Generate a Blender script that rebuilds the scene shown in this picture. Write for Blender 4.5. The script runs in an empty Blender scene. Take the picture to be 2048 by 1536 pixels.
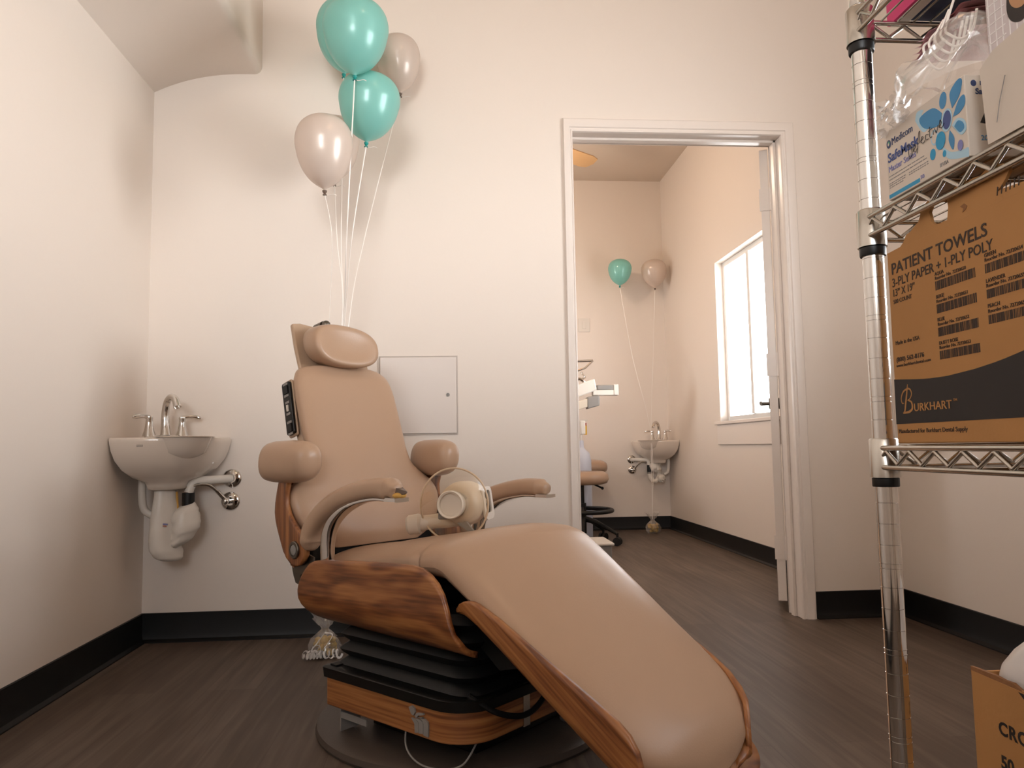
import bpy, bmesh, math, random
from mathutils import Vector, Matrix, noise
V = Vector
PI = math.pi
R = math.radians
rnd = random.Random(7)
SC = bpy.context.scene
COL = SC.collection

# ------------------------------------------------------------------ camera, world, lights, exposure
EYE = V((0.0, 0.0, 0.72))
FPX = 1500.0
PIT, YAW, ROL = R(4.775), R(4.585), R(-0.919)
fw = V((math.sin(YAW)*math.cos(PIT), math.cos(YAW)*math.cos(PIT), math.sin(PIT)))
rt0 = V((math.cos(YAW), -math.sin(YAW), 0))
up0 = rt0.cross(fw)
rt = math.cos(ROL)*rt0 + math.sin(ROL)*up0
up = -math.sin(ROL)*rt0 + math.cos(ROL)*up0
cam = bpy.data.cameras.new('camera')
camo = bpy.data.objects.new('camera', cam)
COL.objects.link(camo)
cam.sensor_width = 36.0
cam.lens = FPX/2048*36.0
cam.clip_start = 0.02
camo.matrix_world = Matrix(((rt.x, up.x, -fw.x, EYE.x), (rt.y, up.y, -fw.y, EYE.y), (rt.z, up.z, -fw.z, EYE.z), (0, 0, 0, 1)))
SC.camera = camo

SC.view_settings.view_transform = 'Standard'
SC.view_settings.look = 'None'
SC.view_settings.gamma = 1.0
SC.view_settings.use_curve_mapping = False
SC.view_settings.exposure = 1.14

wd = bpy.data.worlds.new('sky')
SC.world = wd
wd.use_nodes = True
bg = wd.node_tree.nodes['Background']
_nt = wd.node_tree
_tc = _nt.nodes.new('ShaderNodeTexCoord')
_sx = _nt.nodes.new('ShaderNodeSeparateXYZ')
_nt.links.new(_tc.outputs['Generated'], _sx.inputs[0])
# invented sky ramp: bright horizon band, dimmed overhead to cut steep light
_rp = _nt.nodes.new('ShaderNodeValToRGB')
_mr = _nt.nodes.new('ShaderNodeMapRange')
_mr.inputs['From Min'].default_value = -1.0
_mr.inputs['From Max'].default_value = 1.0
_nt.links.new(_sx.outputs['Z'], _mr.inputs['Value'])
_nt.links.new(_mr.outputs['Result'], _rp.inputs['Fac'])
_e = _rp.color_ramp.elements
_e[0].position, _e[0].color = 0.0, (0.30, 0.30, 0.29, 1)
_e[1].position, _e[1].color = 1.0, (0.09, 0.10, 0.11, 1)
for _p, _c in ((0.25, (0.42, 0.42, 0.41, 1)), (0.40, (0.80, 0.81, 0.82, 1)), (0.55, (0.96, 0.98, 1.0, 1)), (0.62, (0.33, 0.35, 0.37, 1)), (0.75, (0.12, 0.13, 0.14, 1))):
    _x = _e.new(_p)
    _x.color = _c
_nt.links.new(_rp.outputs['Color'], bg.inputs['Color'])
bg.inputs['Strength'].default_value = 13.0

def area_light(name, loc, rot, sx, sy, power, color, portal=False):
    l = bpy.data.lights.new(name, 'AREA')
    l.shape = 'RECTANGLE'
    l.size = sx
    l.size_y = sy
    l.energy = power
    l.color = color
    if portal:
        l.cycles.is_portal = True
    o = bpy.data.objects.new(name, l)
    o.location = loc
    o.rotation_euler = rot
    COL.objects.link(o)
    return o

# daylight portals: far room window, near room window, two unseen openings added for fill
WIN_FAR = (4.17, 5.09, 0.87, 1.99)
WIN_NEAR = (0.75, 1.85, 0.90, 2.10)
FILL_FRONT = (-1.12, -0.02, 1.40, 2.40)  # unseen opening behind the camera, added as frontal fill
FILL_SIDE = (4.5, 5.0, 1.0, 1.6)  # unseen opening in the far-left wall, added to brighten the far room
XL, XR, YB, YBB, YF, YC, ZC = -1.19, 1.86, 3.03, 3.15, 6.376, -1.9, 3.05
area_light('daylight_portal', (XR+0.11, (WIN_FAR[0]+WIN_FAR[1])/2, 1.43), (0, R(90), 0), 1.2, 1.0, 1, (1, 1, 1), True)
area_light('daylight_portal', (XR+0.11, (WIN_NEAR[0]+WIN_NEAR[1])/2, 1.50), (0, R(90), 0), 1.22, 1.15, 1, (1, 1, 1), True)
area_light('daylight_portal', (-0.57, YC-0.11, 1.90), (R(90), 0, 0), 1.12, 1.02, 1, (1, 1, 1), True)
area_light('daylight_portal', (XL-0.11, 4.75, 1.30), (0, R(-90), 0), 0.62, 0.52, 1, (1, 1, 1), True)
# warm ceiling lamps of the two rooms
def bulb(name, loc, power, color, rad):
    l = bpy.data.lights.new(name, 'POINT')
    l.energy = power
    l.color = color
    l.shadow_soft_size = rad
    o = bpy.data.objects.new(name, l)
    o.location = loc
    COL.objects.link(o)
bulb('ceiling_lamp_light', (0.40, 1.30, 2.92), 2.5, (1.0, 0.68, 0.42), 0.07)
bulb('fan_lamp_light', (0.46, 4.80, 2.52), 11, (1.0, 0.80, 0.62), 0.06)

# ------------------------------------------------------------------ materials
def new_mat(name):
    m = bpy.data.materials.new(name)
    m.use_nodes = True
    nt = m.node_tree
    b = nt.nodes['Principled BSDF']
    return m, nt, b

def lin(h):
    c = [int(h[i:i+2], 16)/255 for i in (0, 2, 4)]
    return tuple((x/12.92 if x <= 0.04045 else ((x+0.055)/1.055)**2.4) for x in c) + (1,)

def mat(name, hexc, rough=0.5, metal=0.0, coat=0.0, bump=0.0, bscale=60.0, var=0.0, vscale=6.0, sheen=0.0, trans=0.0, ior=1.45, alpha=1.0, emis=None, spec=0.5):
    m, nt, b = new_mat(name)
    c = lin(hexc)
    b.inputs['Base Color'].default_value = c
    b.inputs['Roughness'].default_value = rough
    b.inputs['Metallic'].default_value = metal
    b.inputs['Coat Weight'].default_value = coat
    b.inputs['Coat Roughness'].default_value = 0.15
    b.inputs['Transmission Weight'].default_value = trans
    b.inputs['IOR'].default_value = ior
    b.inputs['Alpha'].default_value = alpha
    tc = nt.nodes.new('ShaderNodeTexCoord')
    b.inputs['Specular IOR Level'].default_value = spec
    if var:
        n = nt.nodes.new('ShaderNodeTexNoise')
        n.inputs['Scale'].default_value = vscale
        n.inputs['Detail'].default_value = 4
        nt.links.new(tc.outputs['Object'], n.inputs['Vector'])
        r = nt.nodes.new('ShaderNodeValToRGB')
        r.color_ramp.elements[0].position = 0.3
        r.color_ramp.elements[1].position = 0.7
        r.color_ramp.elements[0].color = tuple(x*(1-var) for x in c[:3])+(1,)
        r.color_ramp.elements[1].color = tuple(min(1, x*(1+var)) for x in c[:3])+(1,)
        nt.links.new(n.outputs['Fac'], r.inputs['Fac'])
        nt.links.new(r.outputs['Color'], b.inputs['Base Color'])
    if bump:
        n = nt.nodes.new('ShaderNodeTexNoise')
        n.inputs['Scale'].default_value = bscale
        n.inputs['Detail'].default_value = 3
        nt.links.new(tc.outputs['Object'], n.inputs['Vector'])
        bp = nt.nodes.new('ShaderNodeBump')
        bp.inputs['Strength'].default_value = bump
        bp.inputs['Distance'].default_value = 0.004
        nt.links.new(n.outputs['Fac'], bp.inputs['Height'])
        nt.links.new(bp.outputs['Normal'], b.inputs['Normal'])
    if emis:
        b.inputs['Emission Color'].default_value = lin(emis[0])
        b.inputs['Emission Strength'].default_value = emis[1]
    return m

def ramp(nt, fac, stops):
    r = nt.nodes.new('ShaderNodeValToRGB')
    e = r.color_ramp.elements
    e[0].position, e[0].color = stops[0][0], lin(stops[0][1])
    e[1].position, e[1].color = stops[-1][0], lin(stops[-1][1])
    for p, c in stops[1:-1]:
        x = e.new(p)
        x.color = lin(c)
    nt.links.new(fac, r.inputs['Fac'])
    return r.outputs['Color']

def wood_mat(name, scale, rings, stops, rough=0.38, rot=(0, 0, 0), fine=(9, 160, 160)):
    """oak veneer: contour lines of a stretched noise field give the cathedral figure, fine streaks the pores"""
    m, nt, b = new_mat(name)
    tc = nt.nodes.new('ShaderNodeTexCoord')
    r0 = nt.nodes.new('ShaderNodeMapping')
    r0.inputs['Rotation'].default_value = rot
    nt.links.new(tc.outputs['Object'], r0.inputs['Vector'])
    def noise_tex(sc, detail, dist=0.0):
        mp = nt.nodes.new('ShaderNodeMapping')
        mp.inputs['Scale'].default_value = sc
        nt.links.new(r0.outputs['Vector'], mp.inputs['Vector'])
        n = nt.nodes.new('ShaderNodeTexNoise')
        n.inputs['Scale'].default_value = 1.0
        n.inputs['Detail'].default_value = detail
        n.inputs['Distortion'].default_value = dist
        nt.links.new(mp.outputs['Vector'], n.inputs['Vector'])
        return n.outputs['Fac']
    def math_(op, x, y=None, z=None):
        k = nt.nodes.new('ShaderNodeMath')
        k.operation = op
        for i, v in enumerate((x, y, z)):
            if v is None:
                continue
            if isinstance(v, (int, float)):
                k.inputs[i].default_value = v
            else:
                nt.links.new(v, k.inputs[i])
        return k.outputs[0]
    fig = math_('SINE', math_('MULTIPLY', noise_tex(scale, 2.0), rings))
    fig = math_('MULTIPLY_ADD', fig, 0.16, 0.5)
    tot = math_('MULTIPLY_ADD', noise_tex(fine, 4.0), 0.55, math_('MULTIPLY_ADD', fig, 0.9, -0.22))
    col = ramp(nt, tot, stops)
    nt.links.new(col, b.inputs['Base Color'])
    b.inputs['Roughness'].default_value = rough
    b.inputs['Coat Weight'].default_value = 0.12
    return m

def floor_mat():
    m, nt, b = new_mat('vinyl_plank_floor')
    tc = nt.nodes.new('ShaderNodeTexCoord')
    mp = nt.nodes.new('ShaderNodeMapping')
    mp.inputs['Rotation'].default_value = (0, 0, R(90))
    nt.links.new(tc.outputs['Object'], mp.inputs['Vector'])
    br = nt.nodes.new('ShaderNodeTexBrick')
    br.inputs['Scale'].default_value = 1.0
    br.inputs['Brick Width'].default_value = 1.2
    br.inputs['Row Height'].default_value = 0.15
    br.inputs['Mortar Size'].default_value = 0.0012
    br.inputs['Bias'].default_value = 0.0
    br.inputs['Color1'].default_value = (0.3, 0.3, 0.3, 1)
    br.inputs['Color2'].default_value = (0.75, 0.75, 0.75, 1)
    br.inputs['Mortar'].default_value = (0.15, 0.15, 0.15, 1)
    nt.links.new(mp.outputs['Vector'], br.inputs['Vector'])
    mp2 = nt.nodes.new('ShaderNodeMapping')
    mp2.inputs['Scale'].default_value = (45, 2.2, 1)
    nt.links.new(tc.outputs['Object'], mp2.inputs['Vector'])
    n1 = nt.nodes.new('ShaderNodeTexNoise')
    n1.inputs['Scale'].default_value = 1.0
    n1.inputs['Detail'].default_value = 6
    n1.inputs['Distortion'].default_value = 0.6
    nt.links.new(mp2.outputs['Vector'], n1.inputs['Vector'])
    mp3 = nt.nodes.new('ShaderNodeMapping')
    mp3.inputs['Scale'].default_value = (7, 1.6, 1)
    nt.links.new(tc.outputs['Object'], mp3.inputs['Vector'])
    n2 = nt.nodes.new('ShaderNodeTexNoise')
    n2.inputs['Scale'].default_value = 1.0
    n2.inputs['Detail'].default_value = 3
    nt.links.new(mp3.outputs['Vector'], n2.inputs['Vector'])
    a = nt.nodes.new('ShaderNodeMath'); a.operation = 'MULTIPLY_ADD'
    nt.links.new(br.outputs['Color'], a.inputs[0]); a.inputs[1].default_value = 0.30
    m1 = nt.nodes.new('ShaderNodeMath'); m1.operation = 'MULTIPLY_ADD'
    nt.links.new(n1.outputs['Fac'], m1.inputs[0]); m1.inputs[1].default_value = 0.55
    m2 = nt.nodes.new('ShaderNodeMath'); m2.operation = 'MULTIPLY'
    nt.links.new(n2.outputs['Fac'], m2.inputs[0]); m2.inputs[1].default_value = 0.30
    nt.links.new(m2.outputs[0], m1.inputs[2])
    nt.links.new(m1.outputs[0], a.inputs[2])
    col = ramp(nt, a.outputs[0], [(0.3, '40332b'), (0.55, '54463c'), (0.72, '67594e'), (0.9, '7c6d62')])
    nt.links.new(col, b.inputs['Base Color'])
    b.inputs['Roughness'].default_value = 0.5
    b.inputs['Specular IOR Level'].default_value = 0.35
    bp = nt.nodes.new('ShaderNodeBump')
    bp.inputs['Strength'].default_value = 0.15
    bp.inputs['Distance'].default_value = 0.002
    nt.links.new(n1.outputs['Fac'], bp.inputs['Height'])
    nt.links.new(bp.outputs['Normal'], b.inputs['Normal'])
    return m

def glass_mat(name, tint=(1, 1, 1, 1), gloss=0.08, rough=0.02):
    m = bpy.data.materials.new(name)
    m.use_nodes = True
    nt = m.node_tree
    for n in list(nt.nodes):
        nt.nodes.remove(n)
    out = nt.nodes.new('ShaderNodeOutputMaterial')
    mix = nt.nodes.new('ShaderNodeMixShader')
    tr = nt.nodes.new('ShaderNodeBsdfTransparent')
    gl = nt.nodes.new('ShaderNodeBsdfGlossy')
    tr.inputs['Color'].default_value = tint
    gl.inputs['Roughness'].default_value = rough
    lw = nt.nodes.new('ShaderNodeLayerWeight')
    lw.inputs['Blend'].default_value = 0.25
    mm = nt.nodes.new('ShaderNodeMath'); mm.operation = 'MULTIPLY_ADD'
    nt.links.new(lw.outputs['Facing'], mm.inputs[0]); mm.inputs[1].default_value = 0.5; mm.inputs[2].default_value = gloss
    nt.links.new(mm.outputs[0], mix.inputs['Fac'])
    nt.links.new(tr.outputs[0], mix.inputs[1]); nt.links.new(gl.outputs[0], mix.inputs[2])
    nt.links.new(mix.outputs[0], out.inputs['Surface'])
    return m

def film_mat(name, hexc, body=0.3, gloss=0.15, rough=0.12):
    """thin plastic film: mostly see-through, a little milky, shiny on the crumples"""
    m = glass_mat(name, (1, 1, 1, 1), gloss, rough)
    nt = m.node_tree
    out = [n for n in nt.nodes if n.type == 'OUTPUT_MATERIAL'][0]
    mix = out.inputs['Surface'].links[0].from_node
    d = nt.nodes.new('ShaderNodeBsdfPrincipled')
    d.inputs['Base Color'].default_value = lin(hexc)
    d.inputs['Roughness'].default_value = 0.4
    m2 = nt.nodes.new('ShaderNodeMixShader')
    m2.inputs['Fac'].default_value = body
    nt.links.new(mix.outputs[0], m2.inputs[1]); nt.links.new(d.outputs[0], m2.inputs[2])
    nt.links.new(m2.outputs[0], out.inputs['Surface'])
    return m

M_WALL = mat('wall_paint', 'e7dbd0', 0.55, bump=0.10, bscale=35)
M_CEIL = mat('ceiling_paint', 'd8c8b8', 0.6, bump=0.1, bscale=40)
M_TRIM = mat('white_gloss_paint', 'e8ddd4', 0.3)
M_BASE = mat('black_cove_vinyl', '060505', 0.45)
M_FLOOR = floor_mat()
M_GLASS = glass_mat('window_glass')
M_VINYLWHITE = mat('white_window_vinyl', 'e9e6e2', 0.35)
M_CHROME = mat('chrome', 'd9d6d2', 0.08, 1.0)
M_STEEL = mat('satin_steel', 'c2bdb5', 0.22, 1.0)
M_DKSTEEL = mat('aged_steel', '6b655d', 0.4, 1.0)
M_LEATHER = mat('tan_vinyl_upholstery', 'b2937a', 0.35, coat=0.06, spec=0.4, bump=0.06, bscale=260, var=0.02, vscale=5)
M_TANPLASTIC = mat('tan_plastic', 'b2977e', 0.4, bump=0.03, bscale=150)
OAK = [(0.22, '4e2a15'), (0.42, '7f4b29'), (0.58, '9a6237'), (0.8, 'b27a48')]
M_OAK = wood_mat('oak_veneer', (2.6, 2.6, 11), 34.0, OAK, rot=(0, 0.05, 0))
M_OAKSTRAIGHT = wood_mat('straight_grain_oak', (1.2, 1.2, 60), 16.0, OAK, fine=(7, 7, 190))
M_OAKLEG = wood_mat('straight_grain_oak_sloped', (1.6, 3.0, 45), 16.0, OAK, rot=(0, R(-33), 0), fine=(7, 30, 190))
M_OAKBACK = wood_mat('oak_veneer_upright', (36, 36, 1.6), 12.0, OAK, fine=(190, 190, 7))
M_BLACKRUB = mat('black_rubber', '070606', 0.5)
M_BLACKPL = mat('black_plastic', '0b0a09', 0.4)
M_GREYPL = mat('grey_plastic', '8b8681', 0.45)
M_PLATE = mat('brown_rubber_base', '4a4039', 0.45, bump=0.12, bscale=300)
M_PORC = mat('white_porcelain', 'dfd1c3', 0.12, coat=0.5)
M_WHITEPL = mat('white_plastic', 'ded6cc', 0.35)
M_CREAMPL = mat('cream_plastic', 'd6c8b6', 0.35)
M_CARD = mat('brown_cardboard', 'b07f4c', 0.8, bump=0.12, bscale=90, var=0.05, vscale=9)
M_CARDDK = mat('brown_cardboard_edge', '8a5f3c', 0.85, bump=0.3, bscale=120)
M_INK = mat('black_print_ink', '241f1e', 0.6)
M_INKBROWN = mat('dark_print_ink', '3a2c24', 0.7)
M_WHITECARD = mat('white_carton', 'd3c6b8', 0.5, var=0.015, vscale=8)
M_NAVY = mat('navy_ink', '2b3a63', 0.5)
M_BLUE = mat('blue_ink', '3f86b5', 0.45)
M_BLUEDK = mat('deep_blue_ink', '3b4d86', 0.45)
M_CYAN = mat('cyan_ink', '2392bf', 0.45)
M_PALEBLUE = mat('pale_blue_ink', 'a9cbdc', 0.45)
M_VIOLET = mat('violet_ink', '7d7fb5', 0.45)
M_GREEN = mat('green_ink', '5a9a7a', 0.45)
M_GREYINK = mat('grey_ink', '8f8a88', 0.5)
M_RIBBON = mat('white_curling_ribbon', 'f4ece4', 0.25, coat=0.3)
M_YELLOW = mat('yellow_sweets', 'c9a032', 0.4)
M_FOAM = mat('yellow_foam', 'c99a4e', 0.85, bump=0.4, bscale=200)
M_CLEARFILM = film_mat('clear_plastic_film', 'efe8e2', 0.16, 0.12, 0.14)
M_MILKFILM = film_mat('milky_plastic_film', 'e9e4e2', 0.72, 0.08, 0.2)
M_SHIELD = glass_mat('clear_acrylic', (0.98, 0.94, 0.88, 1), 0.03, 0.03)

def balloon_mat(name, hexc, metal):
    """latex: glossy skin that lets part of the light through"""
    m, nt, b = new_mat(name)
    b.inputs['Base Color'].default_value = lin(hexc)
    b.inputs['Roughness'].default_value = 0.32
    b.inputs['Metallic'].default_value = metal
    b.inputs['Coat Weight'].default_value = 0.5
    b.inputs['Coat Roughness'].default_value = 0.14
    out = nt.nodes['Material Output']
    tl = nt.nodes.new('ShaderNodeBsdfTranslucent')
    tl.inputs['Color'].default_value = lin(hexc)
    mx = nt.nodes.new('ShaderNodeMixShader')
    mx.inputs['Fac'].default_value = 0.38
    nt.links.new(b.outputs[0], mx.inputs[1]); nt.links.new(tl.outputs[0], mx.inputs[2])
    nt.links.new(mx.outputs[0], out.inputs['Surface'])
    return m
M_TEAL = balloon_mat('teal_latex', '9adad1', 0.06)
M_TEALDK = mat('teal_latex_knot', '1a8f88', 0.4)
M_GREYB = balloon_mat('pearl_grey_latex', 'e8dacf', 0.1)
M_GREYBDK = mat('grey_latex_knot', '6a584c', 0.4)

# ------------------------------------------------------------------ mesh builder
class MB:
    def __init__(self):
        self.v, self.f, self.mi, self.mats = [], [], [], []
    def midx(self, m):
        if m not in self.mats:
            self.mats.append(m)
        return self.mats.index(m)
    def add(self, verts, faces, m=None, T=None):
        o = len(self.v)
        self.v += [(T @ V(p)) if T is not None else V(p) for p in verts]
        k = self.midx(m)
        for f in faces:
            self.f.append([o+i for i in f])
            self.mi.append(k)
        return self
    def box(self, c, s, m=None, T=None):
        x, y, z = c
        a, b, d = s[0]/2, s[1]/2, s[2]/2
        vs = [(x+i*a, y+j*b, z+k*d) for k in (-1, 1) for j in (-1, 1) for i in (-1, 1)]
        fs = [(0, 2, 3, 1), (4, 5, 7, 6), (0, 1, 5, 4), (2, 6, 7, 3), (0, 4, 6, 2), (1, 3, 7, 5)]
        return self.add(vs, fs, m, T)
    def span(self, lo, hi, m=None, T=None):
        return self.box([(a+b)/2 for a, b in zip(lo, hi)], [abs(b-a) for a, b in zip(lo, hi)], m, T)
    def loft(self, rings, m=None, T=None, closed=True, cap=True, cyc=False):
        n = len(rings[0])
        vs = [p for r in rings for p in r]
        fs = []
        L = len(rings)
        for i in range(L if cyc else L-1):
            a, b = i*n, ((i+1) % L)*n
            for j in range(n if closed else n-1):
                k = (j+1) % n
                fs.append((a+j, a+k, b+k, b+j))
        if cap and closed and not cyc:
            fs.append(tuple(reversed(range(n))))
            fs.append(tuple(range((L-1)*n, L*n)))
        return self.add(vs, fs, m, T)
    def tube(self, pts, r, n=10, m=None, T=None, cyc=False, flat=None, up=None):
        pts = [V(p) for p in pts]
        L = len(pts)
        rs = r if isinstance(r, (list, tuple)) else [r]*L
        tans = []
        for i in range(L):
            a = pts[(i-1) % L] if (cyc or i > 0) else pts[0]
            b = pts[(i+1) % L] if (cyc or i < L-1) else pts[-1]
            t = (b-a)
            tans.append(t.normalized() if t.length > 1e-9 else V((0, 0, 1)))
        ref = V(up) if up else (V((0, 0, 1)) if abs(tans[0].z) < 0.9 else V((1, 0, 0)))
        nrm = (ref - tans[0]*ref.dot(tans[0])).normalized()
        rings = []
        for i in range(L):
            t = tans[i]
            nrm = (nrm - t*nrm.dot(t))
            nrm = nrm.normalized() if nrm.length > 1e-6 else t.orthogonal().normalized()
            bi = t.cross(nrm)
            fl = flat if flat else 1.0
            rings.append([pts[i] + (nrm*math.cos(2*PI*j/n) + bi*math.sin(2*PI*j/n)*fl)*rs[i] for j in range(n)])
        return self.loft(rings, m, T, cap=not cyc, cyc=cyc)
    def lathe(self, prof, n=32, m=None, T=None, cap=True):
        rings = [[(r*math.cos(2*PI*j/n), r*math.sin(2*PI*j/n), z) for j in range(n)] for r, z in prof]
        return self.loft(rings, m, T, cap=cap)
    def prism(self, poly, h, m=None, T=None):
        n = len(poly)
        vs = [(x, y, 0) for x, y in poly] + [(x, y, h) for x, y in poly]
        fs = [tuple(reversed(range(n))), tuple(range(n, 2*n))] + [(i, (i+1) % n, n+(i+1) % n, n+i) for i in range(n)]
        return self.add(vs, fs, m, T)
    def cyl(self, a, b, r, n=20, m=None, T=None):
        return self.tube([a, b], r, n, m, T)
    def ball(self, c, r, m=None, T=None, nu=20, nv=12):
        r = r if isinstance(r, (list, tuple)) else (r, r, r)
        rings = []
        for i in range(nv+1):
            t = PI*(0.02 + 0.96*i/nv)
            rings.append([(c[0]+r[0]*math.sin(t)*math.cos(2*PI*j/nu), c[1]+r[1]*math.sin(t)*math.sin(2*PI*j/nu), c[2]-r[2]*math.cos(t)) for j in range(nu)])
        return self.loft(rings, m, T)
    def grid(self, fn, nu, nv, m=None, T=None):
        vs = [fn(i/nu, j/nv) for j in range(nv+1) for i in range(nu+1)]
        fs = [(j*(nu+1)+i, j*(nu+1)+i+1, (j+1)*(nu+1)+i+1, (j+1)*(nu+1)+i) for j in range(nv) for i in range(nu)]
        return self.add(vs, fs, m, T)
    def text(self, s, size, T, m, width=None, extr=0.0002, align='LEFT', shear=0.0, space=1.0, bold=0.0):
        c = bpy.data.curves.new('print', 'FONT')
        c.body = s
        c.size = size
        c.extrude = extr
        c.align_x = align
        c.shear = shear
        c.space_character = space
        c.offset = bold
        c.resolution_u = 3
        o = bpy.data.objects.new('print', c)
        me = bpy.data.meshes.new_from_object(o)
        sx = 1.0
        if width:
            xs = [v.co.x for v in me.vertices]
            sx = width/max(1e-6, max(xs)-min(xs))
        self.add([(v.co.x*sx, v.co.y, v.co.z) for v in me.vertices], [tuple(p.vertices) for p in me.polygons], m, T)
        bpy.data.objects.remove(o)
        bpy.data.curves.remove(c)
        bpy.data.meshes.remove(me)
        return self
    def build(self, name, m=None, parent=None, smooth=True, bevel=0.0, bseg=2, sub=0, solid=0.0, soff=0.0, angle=35):
        me = bpy.data.meshes.new(name)
        me.from_pydata([tuple(p) for p in self.v], [], self.f)
        for k in self.mats:
            me.materials.append(k if k is not None else m)
        for p, k in zip(me.polygons, self.mi):
            p.material_index = k
            p.use_smooth = smooth
        bm = bmesh.new()
        bm.from_mesh(me)
        bmesh.ops.recalc_face_normals(bm, faces=bm.faces)
        if smooth:
            for e in bm.edges:
                if len(e.link_faces) == 2 and e.calc_face_angle(0) > R(angle):
                    e.smooth = False
        bm.to_mesh(me)
        bm.free()
        o = bpy.data.objects.new(name, me)
        COL.objects.link(o)
        if parent:
            o.parent = parent
        if solid:
            md = o.modifiers.new('Solidify', 'SOLIDIFY')
            md.thickness = solid
            md.offset = soff
        if bevel:
            md = o.modifiers.new('Bevel', 'BEVEL')
            md.width = bevel
            md.segments = bseg
            md.limit_method = 'ANGLE'
            md.angle_limit = R(40)
        if sub:
            md = o.modifiers.new('Subdivision', 'SUBSURF')
            md.levels = sub
            md.render_levels = sub
        return o

def tag(o, label, cat, group=None, kind=None):
    o['label'] = label
    o['category'] = cat
    if group:
        o['group'] = group
    if kind:
        o['kind'] = kind
    return o

def thing(name, label, cat, loc=(0, 0, 0), rot=(0, 0, 0), group=None):
    o = bpy.data.objects.new(name, None)
    o.empty_display_size = 0.05
    COL.objects.link(o)
    o.location = loc
    o.rotation_euler = rot
    return tag(o, label, cat, group)

def struct(mb, name, m, **k):
    o = mb.build(name, m, **k)
    o['kind'] = 'structure'
    return o

def sp(x, e):
    return math.copysign(abs(x)**e, x)

def interp(tbl, x):
    if x <= tbl[0][0]:
        return tbl[0][1]
    for (a, b), (c, d) in zip(tbl, tbl[1:]):
        if x <= c:
            t = (x-a)/(c-a)
            return b+(d-b)*t
    return tbl[-1][1]

def smoothpath(pts, n=8):
    """Catmull-Rom through the points"""
    P = [V(p) for p in pts]
    out = []
    for i in range(len(P)-1):
        p0, p1, p2, p3 = P[max(i-1, 0)], P[i], P[i+1], P[min(i+2, len(P)-1)]
        for k in range(n):
            t = k/n
            out.append(0.5*((2*p1)+(p2-p0)*t+(2*p0-5*p1+4*p2-p3)*t*t+(3*p1-p0-3*p2+p3)*t**3))
    out.append(P[-1])
    return out

def rrect(x0, x1, y0, y1, r, n=6):
    out = []
    for cx, cy, a0 in ((x1-r, y1-r, 0), (x0+r, y1-r, 90), (x0+r, y0+r, 180), (x1-r, y0+r, 270)):
        for k in range(n+1):
            a = R(a0+90*k/n)
            out.append((cx+r*math.cos(a), cy+r*math.sin(a)))
    return out

def frame(o, x, y, z):
    """matrix whose axes are x, y, z at origin o"""
    x, y, z = V(x), V(y), V(z)
    return Matrix(((x.x, y.x, z.x, o[0]), (x.y, y.y, z.y, o[1]), (x.z, y.z, z.z, o[2]), (0, 0, 0, 1)))
# ------------------------------------------------------------------ the room shell
b = MB(); b.span((XL-0.1, YC-0.1, -0.1), (XR+0.12, YF+0.1, 0)); struct(b, 'floor', M_FLOOR)
b = MB(); b.span((XL-0.1, YC-0.1, ZC), (XR+0.12, YF+0.1, ZC+0.1)); struct(b, 'ceiling', M_CEIL)
b = MB(); b.span((XL-0.1, YC, 0), (XL, YBB, ZC)); struct(b, 'wall_left', M_WALL)
b = MB()
h0, h1, h2, h3 = FILL_SIDE
b.span((XL-0.1, YBB, 0), (XL, h0, ZC)); b.span((XL-0.1, h1, 0), (XL, YF, ZC)); b.span((XL-0.1, h0, 0), (XL, h1, h2)); b.span((XL-0.1, h0, h3), (XL, h1, ZC))
struct(b, 'wall_far_left', M_WALL)
b = MB(); b.span((XL, YF, 0), (XR, YF+0.1, ZC)); struct(b, 'wall_far', M_WALL)

def wall_x(b, x0, x1, ya, yb, holes):
    """wall slab normal to X with rectangular window holes (y0, y1, z0, z1)"""
    y = ya
    for (h0, h1, z0, z1) in sorted(holes):
        b.span((x0, y, 0), (x1, h0, ZC))
        b.span((x0, h0, 0), (x1, h1, z0))
        b.span((x0, h0, z1), (x1, h1, ZC))
        y = h1
    b.span((x0, y, 0), (x1, yb, ZC))
b = MB(); wall_x(b, XR, XR+0.12, YC, YF, [WIN_FAR, WIN_NEAR]); struct(b, 'wall_right', M_WALL)
b = MB()
f0, f1, f2, f3 = FILL_FRONT
b.span((XL, YC-0.1, 0), (f0, YC, ZC)); b.span((f1, YC-0.1, 0), (XR, YC, ZC))
b.span((f0, YC-0.1, 0), (f1, YC, f2)); b.span((f0, YC-0.1, f3), (f1, YC, ZC))
struct(b, 'wall_front', M_WALL)
DX0, DX1, DZ = 0.512, 1.420, 2.038
b = MB()
b.span((XL, YB, 0), (DX0-0.02, YBB, ZC)); b.span((DX1+0.02, YB, 0), (XR, YBB, ZC)); b.span((DX0-0.02, YB, DZ+0.02), (DX1+0.02, YBB, ZC))
struct(b, 'wall_back', M_WALL)

# soffit with a softly arched underside and a rounded nose along its right edge
b = MB()
prof = []
for k in range(13):
    t = k/12
    prof.append((XL + (0.395)*t, 2.172 + 0.086*(1-(1-t)**2.4)))
cx, cz, r = XL+0.395, 2.258+0.03, 0.03
for k in range(1, 7):
    a = R(-90+90*k/6)
    prof.append((cx + r*math.cos(a), cz + r*math.sin(a)))
prof += [(cx+r, ZC), (XL, ZC)]
b.loft([[(x, y, z) for x, z in prof] for y in (YC, YB)]); struct(b, 'trim_1', M_WALL)

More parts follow.
